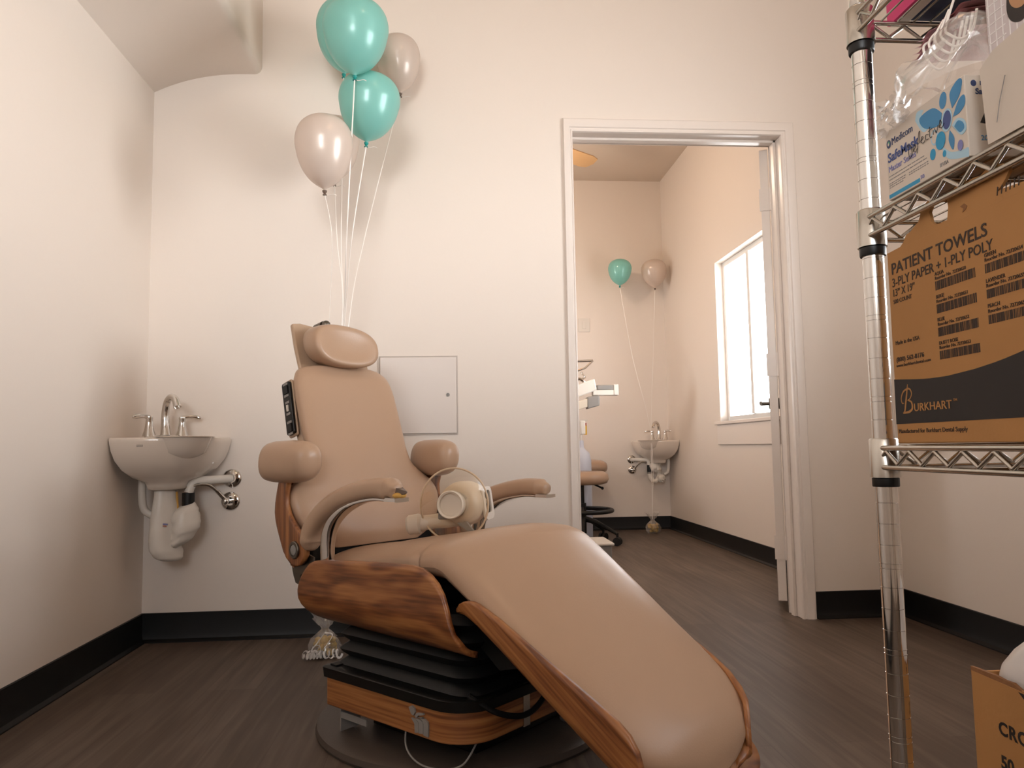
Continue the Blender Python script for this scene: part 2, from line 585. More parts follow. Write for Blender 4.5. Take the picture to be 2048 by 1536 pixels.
# door lining and casing
def casing_profile(w, d):
    return [(0, 0), (0.003, d*0.55), (w*0.16, d*0.62), (w*0.2, d*0.45), (w*0.3, d*0.5), (w*0.36, d*0.8), (w*0.75, d), (w*0.92, d*0.9), (w, d*0.55), (w, 0)]
b = MB()
b.span((DX0-0.02, YB, 0), (DX0, YBB, DZ)); b.span((DX1, YB, 0), (DX1+0.02, YBB, DZ)); b.span((DX0-0.02, YB, DZ), (DX1+0.02, YBB, DZ+0.02))
# stop strip
b.span((DX0, YB+0.05, 0), (DX0+0.012, YB+0.08, DZ)); b.span((DX0, YB+0.05, DZ-0.012), (DX1, YB+0.08, DZ)); b.span((DX1-0.012, YB+0.05, 0), (DX1, YB+0.08, DZ))
struct(b, 'trim_2', M_TRIM, bevel=0.002)
b = MB()
cp = casing_profile(0.058, 0.016)
for face, sgn in ((YB, -1), (YBB, 1)):
    rings = []
    for (px, pz, ox, oz) in ((DX0+0.003, 0, -0.72, 0), (DX0+0.003, DZ-0.003, -0.72, 1), (DX1-0.003, DZ-0.003, 1, 1), (DX1-0.003, 0, 1, 0)):
        rings.append([(px+ox*(w), face+sgn*d, pz+oz*(w)) for w, d in cp])
    b.loft(rings)
struct(b, 'trim_3', M_TRIM)

# cove baseboards
BH = 0.108
def cove(pts):
    """sweep a cove profile along a floor polyline; n = inward normal on the left of the direction"""
    b = MB()
    prof = [(0, 0), (0.022, 0), (0.022, 0.004), (0.010, 0.012), (0.0055, 0.03), (0.0055, BH-0.002), (0.003, BH), (0, BH)]
    rings = []
    P = [V((x, y, 0)) for x, y in pts]
    for i, p in enumerate(P):
        d0 = (P[i]-P[i-1]).normalized() if i else (P[1]-P[0]).normalized()
        d1 = (P[i+1]-P[i]).normalized() if i < len(P)-1 else d0
        n0, n1 = V((-d0.y, d0.x, 0)), V((-d1.y, d1.x, 0))
        n = (n0+n1).normalized()
        k = 1/max(0.3, n.dot(n0))
        rings.append([p+n*k*w+V((0, 0, z)) for w, z in prof])
    b.loft(rings)
    return b
struct(cove([(DX0-0.055, YB), (XL, YB), (XL, YC)]), 'baseboard_left', M_BASE)
struct(cove([(XR, YC), (XR, YB), (DX1+0.058, YB)]), 'baseboard_right', M_BASE)
struct(cove([(XR, YBB), (XR, YF), (XL, YF), (XL, YBB)]), 'baseboard_far', M_BASE)

# windows: sliding vinyl sash in the wall thickness, painted stool and apron
def window(name, y0, y1, z0, z1):
    root = bpy.data.objects.new(name, None)
    COL.objects.link(root)
    root['kind'] = 'structure'
    x0 = XR+0.055
    b = MB()
    fwid = 0.035
    b.span((x0, y0, z0), (x0+0.05, y0+fwid, z1)); b.span((x0, y1-fwid, z0), (x0+0.05, y1, z1))
    b.span((x0, y0+fwid, z0), (x0+0.05, y1-fwid, z0+fwid)); b.span((x0, y0+fwid, z1-fwid), (x0+0.05, y1-fwid, z1))
    ym = (y0+y1)/2
    b.span((x0-0.012, ym-0.03, z0+fwid), (x0+0.03, ym+0.012, z1-fwid)); b.span((x0+0.012, ym-0.005, z0+fwid), (x0+0.05, ym+0.035, z1-fwid))
    b.build('window_frame', M_VINYLWHITE, root, bevel=0.003)['kind'] = 'structure'
    for s in ((y0+fwid, ym), (ym, y1-fwid)):
        b = MB(); b.span((x0+0.024, s[0], z0+fwid), (x0+0.028, s[1], z1-fwid))
        b.build('window_pane', M_GLASS, root)['kind'] = 'structure'
    b = MB()
    b.span((XR-0.03, y0-0.05, z0-0.022), (XR+0.06, y1+0.05, z0))
    b.span((XR-0.016, y0-0.03, z0-0.16), (XR, y1+0.03, z0-0.022))
    b.build('window_sill', M_TRIM, root, bevel=0.004)['kind'] = 'structure'
    return root
window('window_1', *WIN_FAR)
window('window_2', *WIN_NEAR)
root = bpy.data.objects.new('fill_window_3', None); COL.objects.link(root); root['kind'] = 'structure'  # frame of the added fill opening, out of view
b = MB()
b.span((f0, YC-0.09, f2), (f0+0.035, YC-0.04, f3)); b.span((f1-0.035, YC-0.09, f2), (f1, YC-0.04, f3)); b.span((f0+0.035, YC-0.09, f2), (f1-0.035, YC-0.04, f2+0.035)); b.span((f0+0.035, YC-0.09, f3-0.035), (f1-0.035, YC-0.04, f3))
b.build('window_frame', M_VINYLWHITE, root, bevel=0.003)['kind'] = 'structure'

# the door, swung open into the far room until it points straight away from the camera
hx, hy = DX1-0.002, YBB+0.004
ang = math.atan2(hx, hy) - R(0.2)
root = bpy.data.objects.new('door_1', None); COL.objects.link(root); root['kind'] = 'structure'
root.location = (hx, hy, 0)
root.rotation_euler = (0, 0, -ang)
# local: leaf runs along +Y from the hinge, thickness toward -X
b = MB(); b.span((-0.040, 0.006, 0.045), (-0.004, 0.90, 2.03)); b.build('door_leaf', M_TRIM, root, bevel=0.002)
for z in (0.27, 1.06, 1.80):
    b = MB()
    b.span((-0.046, 0.003, z-0.05), (-0.004, 0.0055, z+0.05))
    b.cyl((0.002, 0.0, z-0.052), (0.002, 0.0, z+0.052), 0.0075, 12)
    for q in (-0.033, 0, 0.033):
        b.cyl((-0.026+0.006*(q == 0), 0.004, z+q), (-0.026+0.006*(q == 0), 0.0015, z+q), 0.004, 10)
    b.build('hinge', M_TRIM, root)
b = MB()
for sx in (-1, 1):
    xo = -0.022 + sx*0.018
    b.cyl((xo, 0.84, 0.93), (xo+sx*0.012, 0.84, 0.93), 0.030, 24)
    b.cyl((xo+sx*0.012, 0.84, 0.93), (xo+sx*0.05, 0.84, 0.93), 0.010, 14)
    b.tube([(xo+sx*0.05, 0.85, 0.93), (xo+sx*0.052, 0.80, 0.932), (xo+sx*0.05, 0.73, 0.93)], [0.010, 0.009, 0.008], 10)
b.build('door_handle', M_DKSTEEL, root)
# ------------------------------------------------------------------ dental chair (local: u forward, v to its left hand, z up)
TH = R(138)
FWD = V((math.sin(TH), math.cos(TH), 0)); WID = V((-FWD.y, FWD.x, 0))
CO = V((0.026, 2.08, 0)) - 0.03*WID
CH = thing('dental_chair', 'tan upholstered dental chair with oak side panels on a round brown base', 'chair', CO, (0, 0, math.atan2(FWD.y, FWD.x)))

def cushion(stations, n=44, p=3.0, fn=None):
    """stations: (origin, half-width axis, thickness axis, half width, half thickness)"""
    b = MB(); rings = []
    for (o, A, B, hw, ht) in stations:
        ring = []
        for j in range(n):
            a = 2*PI*j/n
            x, y = hw*sp(math.cos(a), 2/p), ht*sp(math.sin(a), 2/p)
            q = V(o)+V(A)*x+V(B)*y
            if fn:
                q = fn(q, math.sin(a))
            ring.append(q)
        rings.append(ring)
    b.loft(rings)
    return b

# base plate, pedestal and cover cap
b = MB(); b.lathe([(0.0, 0), (0.384, 0), (0.388, 0.008), (0.384, 0.020), (0.370, 0.026), (0.302, 0.028), (0.298, 0.025), (0.0, 0.025)], 64, T=Matrix.Translation((0, 0.03, 0)))
b.build('base_plate', M_PLATE, CH)
b = MB(); b.lathe([(0.0, 0.025), (0.030, 0.025), (0.030, 0.0285), (0.0, 0.0285)], 28, T=Matrix.Translation((0.265, 0.155, 0)))
b.lathe([(0, 0.0285), (0.004, 0.0285), (0.0, 0.0295)], 10, M_DKSTEEL, T=Matrix.Translation((0.265, 0.155, 0)))
b.build('cap_plate', M_GREYPL, CH)
BOXR = Matrix.Rotation(R(3), 4, 'Z')
b = MB()
b.span((-0.10, -0.20, 0.026), (0.02, 0.20, 0.10), T=BOXR); b.span((0.10, -0.18, 0.026), (0.24, 0.18, 0.10), T=BOXR)
b.build('pedestal', M_BLACKPL, CH, bevel=0.004)
b = MB()
b.span((-0.12, -0.285, 0.028), (-0.117, -0.225, 0.10), T=BOXR)
b.span((-0.12, -0.285, 0.060), (-0.02, -0.282, 0.075), T=BOXR)
b.build('bracket', M_GREYPL, CH)

# oak base box with rounded front corners
def boxring(u0, u1, hv, r, z):
    pts = []
    for cx, cy, a0 in ((u1-r, hv-r, 0), (u0+0.012, hv-0.012, 90), (u0+0.012, -hv+0.012, 180), (u1-r, -hv+r, 270)):
        rr = r if cx == u1-r else 0.012
        for k in range(9):
            a = R(a0+90*k/8)
            pts.append((cx+rr*math.cos(a), cy+rr*math.sin(a), z))
    return pts
b = MB(); b.loft([boxring(-0.162, 0.325, 0.30, 0.095, z) for z in (0.088, 0.157)], T=BOXR)
b.build('base_box', M_OAKSTRAIGHT, CH, bevel=0.003)
b = MB(); b.loft([boxring(-0.166-d, 0.329+d, 0.304+d, 0.095, z) for z, d in ((0.157, 0.002), (0.180, 0.004), (0.183, 0.0), (0.183, -0.02))], T=BOXR)
b.build('base_tray', M_BLACKPL, CH)
b = MB(); b.span((-0.152, -0.292, 0.1825), (-0.127, -0.265, 0.186), T=BOXR); b.build('tray_slot', M_BLACKRUB, CH)
b = MB(); rings = []
for k in range(19):
    z = 0.184+0.165*k/18
    d = 0.018 if k % 4 == 0 else (0.0 if k % 4 == 2 else 0.011)
    d += 0.010*(1-k/18)
    rings.append(boxring(-0.125-d, 0.285+d, 0.245+d, 0.06, z))
b.loft(rings, T=BOXR); b.build('bellows', M_BLACKRUB, CH, angle=20)
b = MB(); b.span((-0.26, -0.225, 0.345), (0.20, 0.225, 0.40)); b.span((-0.30, -0.18, 0.36), (-0.24, 0.18, 0.42)); b.build('seat_chassis', M_BLACKPL, CH, bevel=0.01)
b = MB(); b.span((-0.425, -0.225, 0.36), (-0.355, 0.225, 0.52)); b.build('hinge_shade_block', M_BLACKPL, CH, bevel=0.01)  # dark block at the hinge, added to fill the seat-back gap with shadow
# under-leg carriage
b = MB()
b.loft([[(0.20, -0.20, 0.35), (0.33, -0.20, 0.36), (0.44, -0.20, 0.26), (0.36, -0.20, 0.24)], [(0.20, 0.20, 0.35), (0.33, 0.20, 0.36), (0.44, 0.20, 0.26), (0.36, 0.20, 0.24)]])
b.build('leg_carriage', M_BLACKPL, CH)
# chair-company emblem: reclining figure on three seat strokes
b = MB()
ET = BOXR @ frame((0.150, -0.3006, 0.095), (1, 0, 0), (0, 0, 1), (0, -1, 0))
ep = lambda px, py: ((px-200)/1117*0.140, (1003-(py-0.34*(px-200)))/1117*0.098)
for poly in ([(225, 420), (310, 395), (375, 470), (395, 560), (350, 640), (290, 600)],
             [(290, 690), (400, 735), (470, 800), (485, 860), (480, 1060), (385, 1060), (375, 830)],
             [(400, 720), (520, 745), (590, 810), (600, 870), (597, 1095), (490, 1080), (492, 850), (470, 780)],
             [(520, 720), (640, 740), (715, 820), (725, 900), (722, 1180), (605, 1120), (608, 860), (585, 780)],
             [(385, 640), (440, 575), (600, 600), (620, 640), (470, 650), (440, 690), (590, 700), (590, 720), (400, 690)]):
    b.prism([ep(*q) for q in poly], 0.004, T=ET)
b.build('emblem', M_GREYPL, CH)
b = MB(); b.span((0.3265, -0.115, 0.088), (0.3285, -0.092, 0.184), T=BOXR); b.build('metal_strip', M_STEEL, CH)
b = MB(); b.tube(smoothpath([(0.315, -0.25, 0.19), (0.355, -0.20, 0.150), (0.375, -0.13, 0.135), (0.370, -0.06, 0.165), (0.33, -0.02, 0.21)]), 0.0065, 10); b.build('hose', M_BLACKRUB, CH)
b = MB(); b.tube(smoothpath([(0.13, -0.27, 0.10), (0.145, -0.285, 0.055), (0.19, -0.292, 0.034), (0.25, -0.285, 0.032), (0.30, -0.255, 0.045), (0.305, -0.21, 0.09)]), 0.0022, 8); b.build('cord', M_GREYPL, CH)

# seat and leg upholstery: one continuous spine
SPINE = [(-0.350, 0.436), (-0.28, 0.443), (-0.20, 0.456), (-0.10, 0.474), (0.0, 0.489), (0.10, 0.505), (0.17, 0.518), (0.225, 0.524), (0.27, 0.513), (0.31, 0.489), (0.38, 0.441), (0.46, 0.383), (0.54, 0.325), (0.62, 0.267), (0.69, 0.214), (0.740, 0.170), (0.768, 0.125), (0.778, 0.085)]
sp_pts = smoothpath([(u, 0, z) for u, z in SPINE], 5)
lens = [0.0]
for a, c in zip(sp_pts, sp_pts[1:]):
    lens.append(lens[-1]+(c-a).length)
TOT = lens[-1]
def leg_profile(s):
    """half width and thickness of the upholstery at distance s along the spine"""
    hw = interp([(0, 0.17), (0.02, 0.205), (0.10, 0.225), (0.36, 0.236), (0.50, 0.256), (0.60, 0.264), (0.75, 0.256), (1.0, 0.250), (1.4, 0.246)], s)
    th = interp([(0, 0.03), (0.02, 0.055), (0.10, 0.066), (0.40, 0.074), (0.48, 0.100), (0.56, 0.116), (0.66, 0.112), (0.9, 0.09), (1.4, 0.08)], s)
    e = TOT - s
    if e < 0.20:
        k = 1-e/0.20
        hw *= max(0.12, max(0, 1-k**2.6)**0.5)
    if e < 0.05:
        th *= max(0.25, math.sqrt(max(0, 1-(1-e/0.05)**2)))
    return hw, th
b = MB(); rings = []
NR = 60
for i, p in enumerate(sp_pts):
    a = sp_pts[max(0, i-1)]; c = sp_pts[min(len(sp_pts)-1, i+1)]
    t = (c-a).normalized(); nrm = V((-t.z, 0, t.x)).normalized()
    s = lens[i]; hw, th = leg_profile(s)
    ring = []
    for j in range(NR):
        an = 2*PI*j/NR
        x = hw*sp(math.cos(an), 2/3.6); y = th/2*sp(math.sin(an), 2/3.2)
        q = p + V((0, 1, 0))*x + nrm*(y-th/2)
        if math.sin(an) > 0:
            w = x/max(hw, 1e-4)
            q += nrm*(-0.016*w*w)*min(1, (TOT-s)/0.1)
            # stretched-vinyl creases running down the leg rest and a pinched dart at the knee
            if s > 0.62:
                for (v0, dv, s0, amp, wd_) in ((-0.060, 0.10, 0.62, 0.006, 0.012), (-0.02, 0.16, 0.60, 0.007, 0.014), (0.07, 0.25, 0.62, 0.004, 0.022)):
                    fade = max(0, 1-abs(s-0.80)/0.20)
                    vc = v0+dv*(s-s0)*-0.2
                    q += nrm*amp*fade*math.exp(-((x-vc)/wd_)**2)
        if x < 0 and math.sin(an) < 0.9:
            q += V((0, 1, 0))*(0.020*math.exp(-((s-0.485)/0.010)**2)*min(1, (-x/hw)**6)) - nrm*0.007*math.exp(-((s-0.485)/0.012)**2)*min(1, (-x/hw)**4)
        q += nrm*0.0022*noise.noise(V((q.x*9, q.y*9, 3)))
        ring.append(q)
    rings.append(ring)
b.loft(rings); b.build('seat_cushion', M_LEATHER, CH, angle=80)

# backrest upholstery
BK_HW = [(0.440, 0.150), (0.455, 0.190), (0.475, 0.225), (0.51, 0.252), (0.55, 0.266), (0.585, 0.270), (0.615, 0.256), (0.645, 0.216), (0.675, 0.186), (0.72, 0.180), (0.80, 0.184), (0.90, 0.183), (0.935, 0.178), (0.960, 0.166), (0.975, 0.148), (0.983, 0.118), (0.986, 0.08)]
BK_U = [(0.440, -0.335), (0.455, -0.322), (0.50, -0.325), (0.56, -0.338), (0.62, -0.360), (0.675, -0.383), (0.80, -0.436), (0.92, -0.483), (0.965, -0.503), (0.986, -0.533)]
BK_T = [(0.440, 0.02), (0.455, 0.06), (0.48, 0.09), (0.60, 0.10), (0.70, 0.085), (0.94, 0.075), (0.97, 0.062), (0.983, 0.04), (0.986, 0.012)]
def smooth_interp(tbl, x, w=0.012):
    return sum(interp(tbl, x+w*k/3) for k in range(-3, 4))/7
b = MB(); rings = []
zs = [0.440, 0.443, 0.448, 0.455, 0.463, 0.472] + [0.482+0.45*k/46 for k in range(47)] + [0.940, 0.948, 0.956, 0.964, 0.971, 0.977, 0.981, 0.984, 0.986]
for z in zs:
    edge = z < 0.47 or z > 0.945
    f = interp if edge else smooth_interp
    hw, uf, t = f(BK_HW, z), smooth_interp(BK_U, z, 0.02), f(BK_T, z)
    if edge and z > 0.9:
        hw = interp(BK_HW, z)
    ring = []
    for j in range(56):
        an = 2*PI*j/56
        x, y = hw*sp(math.cos(an), 2/3.4), t/2*sp(math.sin(an), 2/2.6)
        u = uf - t/2 + y
        if math.sin(an) > 0:
            # shallow dish across the back, wrapping forward at the hips
            w = x/hw
            u += -0.012*math.cos(w*PI/2)*interp([(0.45, 0.2), (0.6, 1.6), (0.75, 1.0), (0.95, 0.2)], z)
        ring.append((u, x, z))
    rings.append(ring)
b.loft(rings); b.build('backrest', M_LEATHER, CH, angle=80)
# moulded shell behind the backrest
b = MB(); rings = []
for z in [0.60+0.36*k/16 for k in range(17)]:
    uf = interp(BK_U, z)-0.066
    hw = 0.172*math.sqrt(max(0.02, 1-max(0, (z-0.92)/0.042)**2))
    rings.append([(uf-0.055*(0.5-0.5*sp(math.sin(2*PI*j/36), 0.6)), hw*sp(math.cos(2*PI*j/36), 0.6), z) for j in range(36)])
b.loft(rings); b.build('back_shell', M_TANPLASTIC, CH, angle=70)

# rocker control strip on the near flank of the back shell
LN = V((-0.23, 0, 1)).normalized()
FR = V((1, 0, 0.23)).normalized()
ctl = bpy.data.objects.new
T = frame((-0.540, -0.181, 0.848), FR, LN, (0, -1, 0))
b = MB(); b.prism(rrect(-0.024, 0.020, -0.082, 0.082, 0.008), 0.010, T=T)
cp_ = b.build('control_panel', M_BLACKPL, CH, bevel=0.002)
b = MB(); b.prism(rrect(-0.028, 0.024, -0.090, 0.088, 0.010), 0.006, T=frame((-0.540, -0.176, 0.848), FR, LN, (0, -1, 0)))
b.build('control_bezel', M_TANPLASTIC, CH, bevel=0.002)
for y0 in (0.058, -0.062):
    b = MB(); b.prism(rrect(-0.013, 0.011, y0-0.013, y0+0.013, 0.002), 0.004, T=T @ Matrix.Translation((0, 0, 0.0095)))
    for dy in (0.018, -0.018):
        b.prism(rrect(-0.014, 0.012, y0+dy-0.0035, y0+dy+0.0035, 0.001), 0.0012, M_GREYPL, T=T @ Matrix.Translation((0, 0, 0.0098)))
    b.build('rocker_switch', M_BLACKRUB, cp_)
b = MB(); b.prism(rrect(-0.004, 0.003, -0.010, 0.010, 0.001), 0.004, M_WHITEPL, T=T @ Matrix.Translation((0, 0, 0.0098)))
for dy in (0.018, -0.018):
    b.prism(rrect(-0.012, 0.010, dy-0.0035, dy+0.0035, 0.001), 0.0012, M_GREYPL, T=T @ Matrix.Translation((0, 0, 0.0098)))
b.build('indicator', M_GREYPL, cp_)

# headrest slide plate and pillow
b = MB()
pl = []
for (v, s) in [(-0.128, 0.0), (0.128, 0.0), (0.132, 0.15), (0.128, 0.215), (0.10, 0.232), (0.03, 0.226), (0.0, 0.216), (-0.03, 0.226), (-0.06, 0.234), (-0.10, 0.240), (-0.130, 0.236), (-0.133, 0.15)]:
    pl.append((v, s))
b.prism(pl, 0.016, T=frame((-0.545, 0, 0.905), (0, 1, 0), V((-0.36, 0, 1)).normalized(), V((-1, 0, -0.36)).normalized()))
b.build('headrest_plate', M_TANPLASTIC, CH, bevel=0.004)
b = MB(); b.cyl((-0.612, -0.02, 1.128), (-0.655, -0.02, 1.122), 0.017, 18); b.ball((-0.60, -0.02, 1.131), 0.014); b.build('headrest_knob', M_DKSTEEL, CH)
# pillow: outline in (v, z), built up from back to front, dished in front
HB = [(-0.585, 0.70, -0.004), (-0.582, 0.86, -0.002), (-0.572, 0.95, 0), (-0.558, 0.99, 0), (-0.535, 1.0, 0), (-0.515, 1.0, 0), (-0.502, 0.985, 0), (-0.494, 0.95, 0), (-0.489, 0.90, 0), (-0.487, 0.82, 0), (-0.489, 0.66, 0), (-0.492, 0.45, 0), (-0.4935, 0.2, 0)]
b = MB(); rings = []
for (u, s, dz) in HB:
    ring = []
    for j in range(56):
        a = 2*PI*j/56
        v = 0.121*s*sp(math.cos(a), 2/2.5)
        z = 0.069*s*sp(math.sin(a), 2/2.5)
        z += -0.006*(v/0.12) - (0.010*math.cos(v/0.12*PI/2)*0 if z > 0 else 0)
        ring.append((u - 0.20*(z) + 0.012*(abs(v)/0.12)**2*s + 0.03*(v/0.12)*0, v-0.012, 1.050+z+dz))
    rings.append(ring)
b.loft(rings); b.build('headrest', M_LEATHER, CH, angle=80)

# lateral elbow pads
for sg in (-1, 1):
    b = MB(); rings = []
    vc = sg*0.266 - (0.010 if sg > 0 else 0) 
    for (u, s) in [(-0.475, 0.55), (-0.472, 0.80), (-0.462, 0.93), (-0.44, 0.98), (-0.38, 1.0), (-0.35, 0.985), (-0.325, 0.93), (-0.308, 0.84), (-0.296, 0.70), (-0.289, 0.52), (-0.285, 0.30), (-0.2845, 0.12)]:
        rings.append([(u+0.10*(z_ := 0.060*s*sp(math.sin(2*PI*j/40), 2/2.4))-0.0, vc+0.052*s*sp(math.cos(2*PI*j/40), 2/2.4)+sg*(-0.33-u)*0.10, 0.688+z_) for j in range(40)])
    b.loft(rings); b.build('elbow_pad', M_LEATHER, CH, angle=80)

# bent-oak lower back shell with its ear and hinge cap
EAR = [(0.404, -0.330, -0.352), (0.410, -0.310, -0.370), (0.422, -0.294, -0.384), (0.440, -0.283, -0.396), (0.460, -0.284, -0.406), (0.485, -0.304, -0.418), (0.505, -0.330, -0.428), (0.525, -0.356, -0.436), (0.545, -0.374, -0.440), (0.570, -0.386, -0.438), (0.600, -0.388, -0.430), (0.630, -0.378, -0.420), (0.66, -0.365, -0.408)]
for sgn in (-1, 1):
    b = MB(); rows = []
    for z, uf, ub in EAR:
        fl = max(0.0, min(1.0, (z-0.43)/0.06))
        row = [(uf+(ub-uf)*k/7, sgn*0.277, z) for k in range(8)]
        for k in range(1, 7):
            q = R(90*k/6)
            row.append((ub-0.022*math.sin(q)*fl, sgn*(0.277-0.022*(1-math.cos(q))*fl), z))
        for k in range(1, 4):
            row.append((ub-0.022*fl-0.006*k*fl, sgn*(0.255-0.030*k*fl), z))
        rows.append(row)
    b.loft(rows, closed=False)
    b.build('lower_back_shell', M_OAKBACK, CH, solid=0.013, soff=0)
for sgn in (-1, 1):
    T = frame((-0.336, sgn*0.284, 0.448), (1, 0, 0), (0, 0, 1), (0, sgn, 0))
    b = MB(); b.lathe([(0.024, 0), (0.024, 0.004), (0.022, 0.006), (0.016, 0.006), (0.0155, 0.004), (0.0, 0.004)], 32, T=T)
    b.lathe([(0.014, 0.003), (0.014, 0.006), (0.012, 0.007), (0, 0.007)], 32, M_GREYPL, T=T)
    b.build('hinge_cap', M_DKSTEEL, CH)
# steel hanger below the hinge with a hole
b = MB()
outer = [(-0.385, 0.425), (-0.375, 0.38), (-0.358, 0.352), (-0.30, 0.360), (-0.27, 0.40), (-0.27, 0.44)]
hole = [(-0.328+0.008*math.cos(a), 0.374+0.008*math.sin(a)) for a in [2*PI*k/12 for k in range(12)]]
bm = bmesh.new()
def fillring(pts, v0, v1):
    pass
oc = [(-0.3275+0.05*math.cos(2*PI*k/24), 0.3) for k in range(24)]
T = frame((0, -0.262, 0), (1, 0, 0), (0, 0, 1), (0, -1, 0))
ring_o = []
for k in range(24):
    a = 2*PI*k/24
    dx, dz = math.cos(a), math.sin(a)
    # ray from the hole centre to the outline
    best = None
    for (x0, z0), (x1, z1) in zip(outer, outer[1:]+outer[:1]):
        ex, ez = x1-x0, z1-z0
        det = -dx*ez+dz*ex
        if abs(det) < 1e-9:
            continue
        t = (-(x0+0.328)*ez+(z0-0.374)*ex)/det
        s = (dx*(z0-0.374)-dz*(x0+0.328))/det
        if t > 0 and -1e-6 <= s <= 1+1e-6 and (best is None or t < best):
            best = t
    ring_o.append((-0.328+dx*best, 0.374+dz*best))
bm.free()
b = MB()
ro = [(x, z) for x, z in ring_o]; ri = [(-0.328+0.008*math.cos(2*PI*k/24), 0.374+0.008*math.sin(2*PI*k/24)) for k in range(24)]
b.loft([[(x, z, 0) for x, z in ri], [(x, z, 0) for x, z in ro], [(x, z, 0.005) for x, z in ro], [(x, z, 0.005) for x, z in ri]], T=T, cyc=True)
b.build('hanger_plate', M_DKSTEEL, CH, smooth=False)

# bent-oak seat side panels: flat face that curls under the seat
TOPL = [(-0.283, 0.352), (-0.278, 0.368), (-0.266, 0.388), (-0.248, 0.407), (-0.226, 0.424), (-0.20, 0.434), (-0.15, 0.440), (0.0, 0.4505), (0.12, 0.457), (0.19, 0.459), (0.225, 0.455), (0.252, 0.444), (0.275, 0.427), (0.293, 0.405), (0.305, 0.378), (0.314, 0.350), (0.322, 0.325), (0.333, 0.305)]
BOTL = [(-0.283, 0.345), (-0.278, 0.330), (-0.266, 0.316), (-0.248, 0.304), (-0.226, 0.297), (-0.20, 0.293), (-0.15, 0.292), (0.0, 0.295), (0.12, 0.294), (0.333, 0.290)]
for sgn in (-1, 1):
    b = MB(); cols = []
    us = [q[0] for q in TOPL]
    us = sorted(us + [-0.10, -0.05, 0.05, 0.16])
    for u in us:
        zt, zb = interp(TOPL, u), interp(BOTL, u)-0.014
        col = []
        for k in range(15):
            z = zt+(zb-zt)*k/14
            d = max(0, 0.350-z)
            rr = 0.075
            v = 0.300 - (rr-math.sqrt(max(0, rr*rr-d*d)))*1.0
            col.append((u, sgn*v, z))
        cols.append(col)
    b.loft(cols, closed=False)
    b.build('seat_side_panel', M_OAK, CH, solid=0.013, soff=0)

# bent-oak tray carrying the leg upholstery: U section with a rounded toe
LS = []
L0, L1 = (0.305, 0.392), (0.775, 0.135)
TOPE = [(0.300, 0.372), (0.310, 0.385), (0.325, 0.392), (0.345, 0.394), (0.364, 0.390), (0.423, 0.368), (0.50, 0.332), (0.556, 0.306), (0.62, 0.277), (0.674, 0.252), (0.715, 0.232), (0.740, 0.214), (0.757, 0.190), (0.766, 0.160), (0.768, 0.13)]
LOWE = [(0.300, 0.366), (0.326, 0.352), (0.36, 0.330), (0.422, 0.290), (0.50, 0.240), (0.554, 0.205), (0.614, 0.167), (0.674, 0.130), (0.715, 0.104), (0.740, 0.088), (0.757, 0.078), (0.768, 0.070), (0.79, 0.056)]
b = MB()
for sgn in (-1, 1):
    rows = []
    for (u, zt) in TOPE:
        zl = interp(LOWE, u)
        if sgn > 0:
            zt = max(zl+0.01, zt-0.046)
        wv = 0.264 if sgn < 0 else interp([(0.30, 0.258), (0.50, 0.252), (0.60, 0.242), (0.66, 0.226), (0.70, 0.205), (0.74, 0.168), (0.768, 0.12)], u)
        row = []
        for k in range(10):
            t = k/9
            z = zt+(zl-zt)*t
            inn = 0.045*max(0, t-0.55)**2/0.2
            row.append((u, sgn*(wv-inn), z))
        zz = zl
        for k in range(1, 7):
            row.append((u, sgn*(wv-0.0455)*(1-k/6), zl-0.006))
        rows.append(row)
    b.loft(rows, closed=False)
# rounded toe of the tray under the foot end
rows = []
for k in range(13):
    t = k/12
    u = 0.640+0.165*t
    hw = 0.236*math.sqrt(max(0.0, 1-t**2.6))
    rows.append([(u, hw*(q/8), 0.088-0.050*t) for q in range(-8, 9)])
b.loft(rows, closed=False)
b.build('leg_rest_tray', M_OAKLEG, CH, solid=0.012, soff=0)

